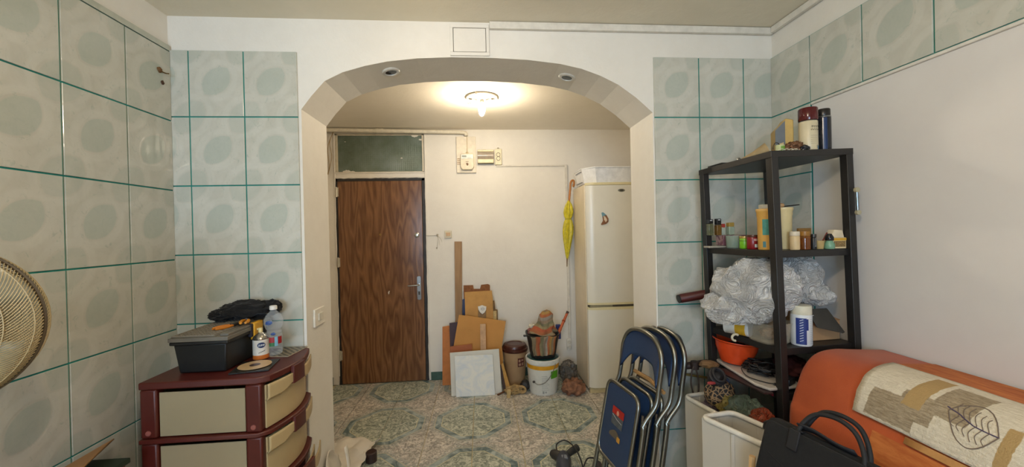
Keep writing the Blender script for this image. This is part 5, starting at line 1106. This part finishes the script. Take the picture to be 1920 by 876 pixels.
# red roll, stick, straps left of the rack
solo('burgundy_tube', 'burgundy rolled tube with a black end cap sticking out left of the rack', 'tube', B().tube([at(1272, 561, v=1.90), at(1276, 560, v=1.90)], .0215, 20).tube([at(1276, 560, v=1.90), at(1322, 552, v=1.86), at(1370, 544, v=1.82)], .023, 20, m=1), [mt('#191416', .5), mt('#4c1512', .5)])
t_ = thing('hammock_stick', 'dark brown wooden stick with looped cord, poking out left of the rack', 'stick', at(1278, 686, v=1.80))
part('stick', B().tube([at(1277, 688, v=1.83), at(1290, 686, v=1.82), at(1326, 680, v=1.86)], [.013, .017, .017], 12), mt('#2c1a14', .6), t_)
part('cord_loop', B().tube(spline([at(x, y, v=1.79) for x, y in ((1302, 682), (1297, 700), (1296, 722), (1302, 741), (1309, 738), (1310, 715), (1305, 692))]), .004, 8), mt('#3a2a20', .6), t_)
part('cord_wrap', B().tube([at(1302, 678, v=1.80), at(1303, 692, v=1.80)], .019, 12), mt('#2b1c16', .7), t_)
solo('yellow_stick', 'thin dull yellow stick behind the dark brown one', 'stick', B().tube([at(1268, 700, v=1.93), at(1330, 709, v=1.90)], .006, 8), mt('#8a6f34', .6))
# leopard pouch
lm = NT('leopard_print'); vo = lm.n('ShaderNodeTexVoronoi', feature='DISTANCE_TO_EDGE'); vo.inputs['Scale'].default_value = 55; lm.l(lm.pos(obj=True), vo.inputs['Vector'])
lm.col(lm.mix(lm.ramp(vo.outputs['Distance'], .06, .12), '#8a6f50', '#15100f')); lm.set(.7)
pc_ = at(1349, 722, v=1.62); t_ = thing('leopard_pouch', 'soft leopard-print pouch with a dark drawstring opening above the white bins', 'pouch', V3((pc_.x, 1.62, .72)))
part('pouch_body', B().blob((pc_.x, 1.62, .775), (.062, .05, .065), 6, .22, 1.6, 4, False), lm.m, t_, smooth=180)
part('opening', B().tube([V3((pc_.x-.022+.030*cos(a*pi/8), 1.60+.02*sin(a*pi/8), .862+.026*sin(a*pi/8))) for a in range(16)], .008, 8, True).tube([V3((pc_.x-.020+.024*cos(a*pi/8), 1.59+.02*sin(a*pi/8), .872+.022*sin(a*pi/8))) for a in range(16)], .006, 8, True), mt('#1c181b', .6), t_)
part('neck', B().blob((pc_.x-.020, 1.615, .845), (.034, .032, .034), 3, .2), mt('#191517', .7), t_)
part('red_toggle', B().blob((pc_.x-.062, 1.58, .842), (.020, .008, .007), 2, .2), mt('#8c2f2f', .5), t_)
# tangle of bags
nm = NT('multicolour_net'); f = nm.noise(nm.pos((1, 1.6, 1), obj=True), 20, 5, .7, 2.5); r_ = nm.n('ShaderNodeValToRGB'); el = r_.color_ramp.elements
for pos_, c_ in ((.0, '#4d5a52'), (.40, '#7a7466'), (.47, '#93533a'), (.53, '#8f9285'), (.60, '#a98a3c'), (.68, '#5d7466')):
    e = el.new(pos_); e.color = lin(c_)
nm.l(f, r_.inputs[0]); nm.col(r_.outputs[0]); nm.set(.5)
for k, (lab, c_, r_, cl1) in enumerate((('crumpled greenish see-through bag, largest in the white bin', (1.080, 1.50, .742), (.072, .080, .064), '#6f7f70'), ('crumpled orange-red plastic bag in the white bin nearest the black bag', (1.085, 1.415, .752), (.045, .040, .048), '#a84a2c'),
        ('crumpled yellowish net bag in the white bin behind the orange-red one', (1.045, 1.575, .745), (.042, .04, .040), '#a89550'), ('crumpled mauve-grey plastic bag at the far end of the white bin', (1.035, 1.64, .710), (.055, .055, .050), '#84717c'))):
    mbag = film('bag_film_%d' % k, cl1, .25, .62); creased(mbag)
    solo('crumpled_bag', lab, 'bag', B().blob(c_, r_, 20+k, .48, 1.3, 5, True, flat=.66), mbag, 'bags in the white bin', smooth=180)
# =================================================================== WHITE BINS
wpl = mt('#bdb7ab', .4, var=.05, sc=3)
def crate(name, lab, c00, c10, c11, c01, zt, zb, taper=.03):
    C = [V3((x, y, 0)) for x, y in (c00, c10, c11, c01)]; cen = sum(C, V3())/4
    t_ = thing(name, lab, 'bin', cen); up4 = [p+V3((0, 0, zt)) for p in C]; lo4 = [p.lerp(cen, taper)+V3((0, 0, zb)) for p in C]
    inn = [p.lerp(cen, .035)+V3((0, 0, zt)) for p in C]; inl = [p.lerp(cen, .035+taper)+V3((0, 0, zb+.01)) for p in C]
    fs = [(3, 2, 1, 0)]
    for r, s_ in ((0, 4), (4, 8), (8, 12)): fs += [(r+i, r+(i+1) % 4, s_+(i+1) % 4, s_+i) for i in range(4)]
    fs.append((12, 13, 14, 15))
    part('bin_body', B().add(lo4+up4+inn+inl, fs), wpl, t_)
    part('rim', B().tube(fillet([p+V3((0, 0, .0)) for p in up4], .03, 5, True), .010, 10, True), mt('#cfcabf', .35), t_)
    rbs = B()
    for i in range(4):
        for f_ in (.5,):
            a = up4[i].lerp(up4[(i+1) % 4], f_); d = lo4[i].lerp(lo4[(i+1) % 4], f_); part('rib', B().tube([a+V3((0, 0, -.01)), d], .008, 8), wpl, t_)
    return t_
crate('plastic_bin', 'white plastic bin with tangled bags in it, behind and left of the other white bin', (.945, 1.735), (1.030, 1.375), (1.150, 1.40), (1.10, 1.76), .72, .0)
crate('plastic_bin', 'white plastic bin in front, partly hidden by the black bag', (.845, 1.428), (.945, 1.205), (1.06, 1.25), (.985, 1.45), .776, .0, .02)
solo('wooden_strip', 'pale wooden strip leaning between the front white bin and the black bag', 'strip', B().tube([(.80, 1.165, .0), (.865, 1.175, .77)], .010, 6), mt('#c4a070', .6))
# =================================================================== FOLDING CHAIRS
alu = mt('#86867f', .3, .95, var=.08); blue = mt('#1d3557', .45, var=.08, sc=5); bolt = mt('#b9b6ae', .3, .9)
def make_chair(loc, rz, lean):
    t_ = thing('folding_chair', 'frontmost blue folding chair of the stack, with a red and grey seat sticker', 'chair', loc, (0, 0, rz), 'folded blue chairs leaning by the right jamb')
    L = Matrix.Rotation(-lean, 4, 'X')      # leans away from the viewer going up
    def q(x, y, z): return L @ V3((x, y, z))
    W = .172
    def side(x, z): return q(x, (.0 if z < .60 else .045*min(1, (z-.60)/.09)), z)
    pts = [q(-W-.02, 0, .004), q(-W-.006, 0, .55), q(-W, .0, .62), q(-W, .048, .71), q(-W+.002, .052, .80), q(-W+.004, .045, .925), q(-W+.06, .040, 1.0), q(0, .036, 1.022), q(W-.06, .040, 1.0), q(W-.004, .045, .925), q(W-.002, .052, .80), q(W, .048, .71), q(W, .0, .62), q(W+.006, 0, .55), q(W+.02, 0, .004)]
    part('main_frame', B().tube(spline(pts, 7), .0115, 12), alu, t_, True)
    def bk_s(s, t):
        x = -W+.010+(2*W-.020)*s; k = 4*(s-.5)**2; zt_ = 1.018-.10*k**2.2*.8-.0*k; zb_ = .870-.005-(.075*max(0, (abs(s-.5)-.30)/.2)**1.4)+.020*cos(pi*(s-.5))
        y = .040+.022*cos(pi*(s-.5))+.004; return q(x, y, zb_+(zt_-zb_)*t)
    part('backrest', B().grid(bk_s, 22, 8), blue, t_, True, solid=.012)
    sp = [q(x, -.022, z) for x, z in ((-.146, .345), (.146, .345), (.146, .725), (-.146, .725))]
    ring = fillet(sp, .055, 6, True)
    part('seat_frame', B().tube(ring, .010, 10, True), alu, t_, True)
    inner = fillet([q(x, 0, z) for x, z in ((-.138, .353), (.138, .353), (.138, .717), (-.138, .717))], .05, 6, True)
    b = B(); n = len(inner); nv = L.to_3x3() @ V3((0, 1, 0)); b.v = [p+nv*(-.026) for p in inner]+[p+nv*(-.002) for p in inner]
    b.f = [list(range(n))[::-1], [n+i for i in range(n)]]+[[i, (i+1) % n, n+(i+1) % n, n+i] for i in range(n)]; b.m = [0]*len(b.f)
    st_ = part('seat', b, blue, t_, True, bevel=.005)
    def pt(x0, x1, z0, z1, y=-.0285): return B().add([q(x0, y, z0), q(x1, y, z0), q(x1, y, z1), q(x0, y, z1), q(x0, y+.0015, z0), q(x1, y+.0015, z0), q(x1, y+.0015, z1), q(x0, y+.0015, z1)], [(0, 1, 2, 3), (7, 6, 5, 4), (0, 4, 5, 1), (1, 5, 6, 2), (2, 6, 7, 3), (3, 7, 4, 0)])
    part('sticker', pt(-.052, .050, .528, .612), mt('#4d5357', .5, var=.3, sc=60), st_, True, label='dark grey printed sticker')
    part('sticker_band', pt(-.054, .052, .580, .616, -.0292), mt('#a31d14', .4), st_, True, label='red sticker band')
    part('sticker_oval', B().add([q(.0+.011*cos(a*pi/6), -.0306, .594+.013*sin(a*pi/6)) for a in range(12)], [list(range(12))]), mt('#c98f78', .5), st_, True)
    b = B(); pts_ = [(-.054+.106*k/10, .482+.026*sin(pi*k/10)) for k in range(11)]; b.prism(pts_+[(.052, .470), (-.054, .470)], -.0292, -.0275, lambda a, c_, t: q(a, t, c_))
    part('sticker_shape', b, mt('#5c5244', .5), st_, True, label='brown arched sticker')
    part('yellow_tag', pt(.022, .048, .466, .490, -.0300), mt('#b9862c', .5), st_, True)
    part('sticker_line', B().tube([q(-.046, -.0300, .575), q(.0, -.0300, .562), q(.044, -.0300, .557)], .0012, 5), mt('#a9acb0', .4), st_, True)
    for s_ in (-1, 1):
        part('rear_leg', B().tube(spline([q(s_*.150, .034, .004), q(s_*.150, .030, .30), q(s_*.152, .026, .50), q(s_*.152, .020, .62)], 5), .010, 10), alu, t_, True)
        part('link_bar', B().tube([q(s_*.163, -.006, .66), q(s_*.163, .018, .36)], .006, 8), alu, t_, True)
        for z in (.36, .50, .62): part('bolt', B().lathe([(.007, 0), (.006, .003), (0, .004)], (0, 0, 0), 12, T=TR(q(s_*(W+.012) if z != .36 else s_*(W+.014), 0, z)) @ Matrix.Rotation(s_*pi/2, 4, 'Y')), bolt, t_, True)
        part('foot_cap', B().tube([q(s_*(W+.02), 0, .0), q(s_*(W+.0193), 0, .03)], .0135, 12), mt('#1b1b1c', .6), t_, True)
    part('crossbar', B().tube([q(-W-.015, 0, .20), q(W+.015, 0, .20)], .0085, 10), alu, t_, True)
    part('crossbar', B().tube([q(-.15, .032, .14), q(.15, .032, .14)], .0085, 10), alu, t_, True)
    return t_
CH = (.580, 1.86, .0); crz = radians(-80.5)
ch1 = make_chair(CH, crz, radians(11.5))
yv = RZ(crz) @ V3((0, 1, 0)); xv = RZ(crz) @ V3((1, 0, 0))
ch2 = copy_tree(ch1); ch2.location = V3(CH)+yv*.072+xv*.0; ch2['label'] = 'blue folding chair in the middle of the folded stack'
ch3 = copy_tree(ch1); ch3.location = V3(CH)+yv*.122+xv*.004; ch3['label'] = 'blue folding chair at the back of the folded stack, against the jamb'
for c_ in (ch2, ch3):
    for ch in [x for x in bpy.data.objects if x.parent == c_ and x.name.startswith('seat') and not x.name.startswith('seat_frame')]:
        for s_ in [x for x in bpy.data.objects if x.parent == ch]: bpy.data.objects.remove(s_)
# wooden hanger-like slats between chairs
t_ = thing('wooden_hanger', 'worn wooden slat resting on the seats behind the front chairs', 'slat', (.86, 1.85, .74))
part('slat', B().tube([at(1190, 695, v=1.99), at(1218, 712, v=1.86), at(1245, 737, v=1.72)], [.010, .012, .009], 8), mt('#9a7648', .6, var=.3, sc=30), t_)
part('slat', B().tube([at(1196, 703, v=1.97), at(1232, 722, v=1.80)], .008, 8), mt('#3a2418', .6), t_)
# =================================================================== SOFA
orm = NT('orange_upholstery'); f = orm.noise(orm.pos((1, 1, 1), obj=True), 5, 4, .6); orm.col(orm.mix(orm.ramp(f, .3, .7), '#aa4819', '#bd5722')); orm.set(.75, Sheen_Weight=.15); orm.bump(orm.noise(orm.pos(obj=True), 220, 2), .25, .002)
opm = NT('orange_patterned_upholstery'); f = opm.noise(opm.pos((1, .25, 1), obj=True), 40, 4, .7, .5); opm.col(opm.mix(opm.ramp(f, .35, .68), '#a8531f', '#c97a3c')); opm.set(.7)
# cross-section (u, z) measured at the far end of the backrest
prof = [(1.185, .50), (1.186, .773), (1.200, .84), (1.222, .90), (1.245, .955), (1.280, 1.000), (1.325, 1.023), (1.385, 1.030), (1.45, 1.026), (1.578, 1.018)]
PR = spline([V3((a, 0, c_)) for a, c_ in prof], 5); SL = [0.]
for a, c_ in zip(PR, PR[1:]): SL.append(SL[-1]+(c_-a).length)
def pr_at(s):
    s = max(0, min(SL[-1]-1e-5, s))
    for i in range(len(SL)-1):
        if SL[i+1] >= s: f = (s-SL[i])/(SL[i+1]-SL[i]+1e-9); p = PR[i].lerp(PR[i+1], f); d = (PR[i+1]-PR[i]).normalized(); return p, V3((-d.z, 0, d.x))
sf = thing('sofa', 'orange upholstered sofa with high rounded backrest along the right wall', 'sofa', (1.2, .7, 0))
b = B(); NV = 24; V0, V1 = -.75, 1.418
def vend(t): return V1
for j in range(NV+1):
    e = j/NV; v = V0+(V1-V0)*min(1, e*1.05); sh_ = 0
    if j >= NV-3: k = (j-(NV-3))/3; v = V1-.030+.030*sin(k*pi/2); sh_ = .030*(1-cos(k*pi/2))
    for p in PR:
        c_ = V3((1.45, 0, .75)); q = V3((p.x, 0, p.z)); d = (c_-q); d = d.normalized() if d.length > 0 else d
        q2 = q+d*sh_; b.v.append(V3((min(q2.x, 1.580), v, q2.z)))
n = len(PR)
for j in range(NV):
    for i in range(n-1): b.f.append([j*n+i, j*n+i+1, (j+1)*n+i+1, (j+1)*n+i]); b.m.append(0)
k = len(b.v); b.v += [V3((1.578, V1, .50))]; b.f.append([NV*n+i for i in range(n)]+[k]); b.m.append(0)
k = len(b.v); b.v += [V3((1.578, V0, .50))]; b.f.append([i for i in range(n)][::-1]+[k]); b.m.append(0)
part('backrest', b, orm.m, sf, smooth=60)
part('top_cover', B().grid(lambda s, t: (lambda pn: pn[0]+pn[1]*.004+V3((0, V0+.02+(1.19-V0)*s, 0)))(pr_at(SL[-1]-.20+.195*t)), 20, 8), opm.m, sf, label='orange striped fabric along the top')
LT0 = SL[-1]
def band(s0, s1, v0, v1, off, m, name, lab=None, uvf=None, **k):
    return part(name, B().grid(lambda s, t: (lambda pn: pn[0]+pn[1]*off+V3((0, v0+(v1-v0)*s, 0)))(pr_at(s0+(s1-s0)*t)), 24, 14, uvf=uvf), m, sf, label=lab, **k)
band(LT0-.62, LT0-.452, V0+.02, 1.10, .003, opm.m, 'front_cover', 'patterned orange lower front')
band(LT0-.446, LT0-.426, -.4, 1.01, .006, mt('#b98850', .6, var=.2, sc=30), 'tan_piping', 'tan strip across the front', solid=.006)
part('seat_base', B().bx(.66, 1.19, V0, 1.12, .10, .30), orm.m, sf, bevel=.02)
part('seat_cushion', B().bx(.64, 1.180, V0, 1.13, .302, .555), orm.m, sf, bevel=.03)
part('back_support', B().bx(1.19, 1.575, V0+.01, V1-.03, .10, .505), orm.m, sf, bevel=.01)
for x in (.70, 1.50):
    for y in (V0+.08, 1.04): part('foot', B().lathe([(.02, 0), (.025, .10)], (x, y, 0), 12), mt('#2d1a10', .5), sf)
# rug thrown over the backrest
rm = NT('woven_cream_rug'); uvn = rm.n('ShaderNodeUVMap'); uvn.uv_map = 'UVMap'; c = rm.xyz(uvn.outputs[0]); P = rm.pos(obj=True)
def rect(x0, x1, y0, y1):
    w_ = rm.math('MULTIPLY', rm.math('SUBTRACT', rm.noise(P, 60, 2), .5), .008)
    X = rm.math('ADD', c[0], w_); Y = rm.math('ADD', c[1], w_)
    m = rm.math('MULTIPLY', rm.math('MULTIPLY', rm.ramp(X, x0-.001, x0+.001), rm.ramp(X, x1+.001, x1-.001)), rm.math('MULTIPLY', rm.ramp(Y, y0-.001, y0+.001), rm.ramp(Y, y1+.001, y1-.001))); return m
wvn = rm.noise(rm.pos((3, .6, 3), obj=True), 70, 3, .7)
base = rm.mix(rm.ramp(wvn, .3, .7), '#c3b9a4', '#dbd3c1')
grb = rm.mix(rm.ramp(wvn, .35, .65), '#86775f', '#aa9b82')
RUGV, RUGS = 1.165, None
col = rm.mix(rect(1.00, 1.135, .325, .412), base, grb)
col = rm.mix(rect(.965, 1.056, .300, .378), col, grb)
col = rm.mix(rect(.895, .985, .222, .340), col, grb)
col = rm.mix(rect(.62, .76, .20, .30), col, grb)
col = rm.mix(rect(1.000, 1.048, .206, .345), col, '#a98d5e')
col = rm.mix(rect(.800, .826, .300, .415), col, '#a98d5e')
rm.col(col); rm.set(.95); rm.bump(rm.math('ADD', rm.noise(P, 160, 3, .7), rm.math('MULTIPLY', rm.noise(rm.pos((3, .8, 3), obj=True), 60, 2), .6)), .8, .004)
LT = SL[-1]; R0, R1 = -.55, 1.168
def rugp(v, sw, off=.009):
    p, nn = pr_at(LT-sw); e = off+.0025*noise.noise(V3((v*9, sw*9, 3))); return p+nn*e+V3((0, v, 0))
def rugfn(s, t):
    sw = .182+.239*t; v1 = R1+.028*(1-t)+.004*noise.noise(V3((t*9, 2, 2))); return rugp(R0+(v1-R0)*s, sw+.003*noise.noise(V3((s*8, 0, 7))))
rug = thing('rug', 'cream and brown patchwork woven rug with a leaf motif draped over the sofa back', 'rug', (1.3, .8, 1.02))
part('rug_body', B().grid(rugfn, 90, 26, uvf=lambda s, t: (R0+(R1+.028*(1-t)-R0)*s, .182+.239*t)), rm.m, rug, solid=.007, smooth=80)
ink = mt('#6f6055', .9)
def rp(pts, n=6, closed=False): 
    o = spline([V3((v, s, 0)) for v, s in pts], n, closed); return [rugp(p.x, p.y, .0132) for p in o]
b = B()
oval_ = [(.835, .331), (.868, .286), (.895, .270), (.921, .280), (.940, .308), (.932, .335), (.908, .366), (.880, .382), (.855, .366)]
leaf_o = [(.832, .333), (.852, .300), (.880, .276), (.905, .273), (.932, .290), (.945, .312)]
leaf_u = [(.832, .333), (.850, .366), (.876, .384), (.902, .374), (.922, .350), (.945, .312)]
part('leaf_outline', B().tube(rp(leaf_o), .0013, 6), ink, rug); part('leaf_outline', B().tube(rp(leaf_u), .0013, 6), ink, rug)
part('leaf_vein', B().tube(rp([(.832, .333), (.862, .331), (.890, .326), (.922, .312), (.952, .304)]), .0015, 6), mt('#4b4060', .9), rug)
for k in range(6):
    f_ = k/6; v_ = .850+.014*k; s_ = .332-.003*k
    part('leaf_vein', B().tube(rp([(v_, s_), (v_+.014, s_-.022), (v_+.012, s_-.040+.002*abs(k-3))]), .0009, 5), ink, rug)
    part('leaf_vein', B().tube(rp([(v_, s_), (v_+.008, s_+.022), (v_-.002, s_+.042-.004*abs(k-2))]), .0009, 5), ink, rug)
# black laptop bag
bt = thing('laptop_bag', 'black fabric laptop bag with carrying handles leaning on the sofa', 'bag', (.93, 1.0, .56))
bl_ = mt('#0a0a0b', .9, var=.2, sc=90, bump=.15, bs=400); bl2 = mt('#0e0e12', .7, var=.2)
TL, TRt = V3((.898, 1.150, .915)), V3((1.035, .780, .885)); DN = V3((-.10, -.01, -.335))
ax = (TRt-TL).normalized(); ay = DN.normalized(); az = ax.cross(ay).normalized()
if az.x > 0: az = -az            # az faces the room
W_, H_ = (TRt-TL).length, DN.length
def bp_(a, c_, t): return TL+ax*a+ay*c_+az*t
rr = fillet([V3(p) for p in ((0, 0, 0), (W_, 0, 0), (W_, H_, 0), (0, H_, 0))], .022, 5, True)
part('bag_body', B().prism([(p.x, p.y) for p in rr], -.055, -.004, bp_), bl_, bt, bevel=.012)
rf = fillet([V3(p) for p in ((.008, .008, 0), (W_-.008, .008, 0), (W_-.008, H_-.008, 0), (.008, H_-.008, 0))], .02, 5, True)
part('front_pocket', B().prism([(p.x, p.y) for p in rf], -.004, .010, bp_), bl_, bt, bevel=.005)
part('piping', B().tube([bp_(p.x, p.y, .006) for p in rf], .0022, 6, True), bl2, bt)
part('seam', B().tube([bp_(.03, .10, .0105), bp_(.20, .16, .0105), bp_(W_-.03, .19, .0105)], .0015, 5), mt('#050506', .8), bt)
part('zip_tab', B().tube([bp_(-.002, .02, -.02), bp_(-.012, .03, -.022), bp_(-.010, .05, -.02)], .004, 6), bl2, bt)
for k, (off, dz) in enumerate(((-.012, 0.), (-.045, -.008))):
    hp_ = spline([bp_(.09, .03, off+.016), bp_(.095, -.02, off+.006), bp_(.12, -.062+dz, off), bp_(.17, -.075+dz, off), bp_(.215, -.058+dz, off), bp_(.245, -.01, off+.006), bp_(.25, .04, off+.016)], 7)
    b = B(); b.tube(hp_, .0065, 10); part('handle', b, bl2, bt)
    part('handle_patch', B().prism([(.075, .0), (.105, .0), (.105, .06), (.075, .06)], .009, .016, bp_) if k == 0 else B().prism([(.075, -.002), (.105, -.002), (.105, .004), (.075, .004)], -.05, .004, bp_), bl2, bt, bevel=.003)
part('strap', B().grid(lambda s, t: bp_(.085+.14*s, -.018-.004*sin(s*6)+.016*t, .004-.03*t), 12, 2), mt('#1a1a20', .7), bt, solid=.004)
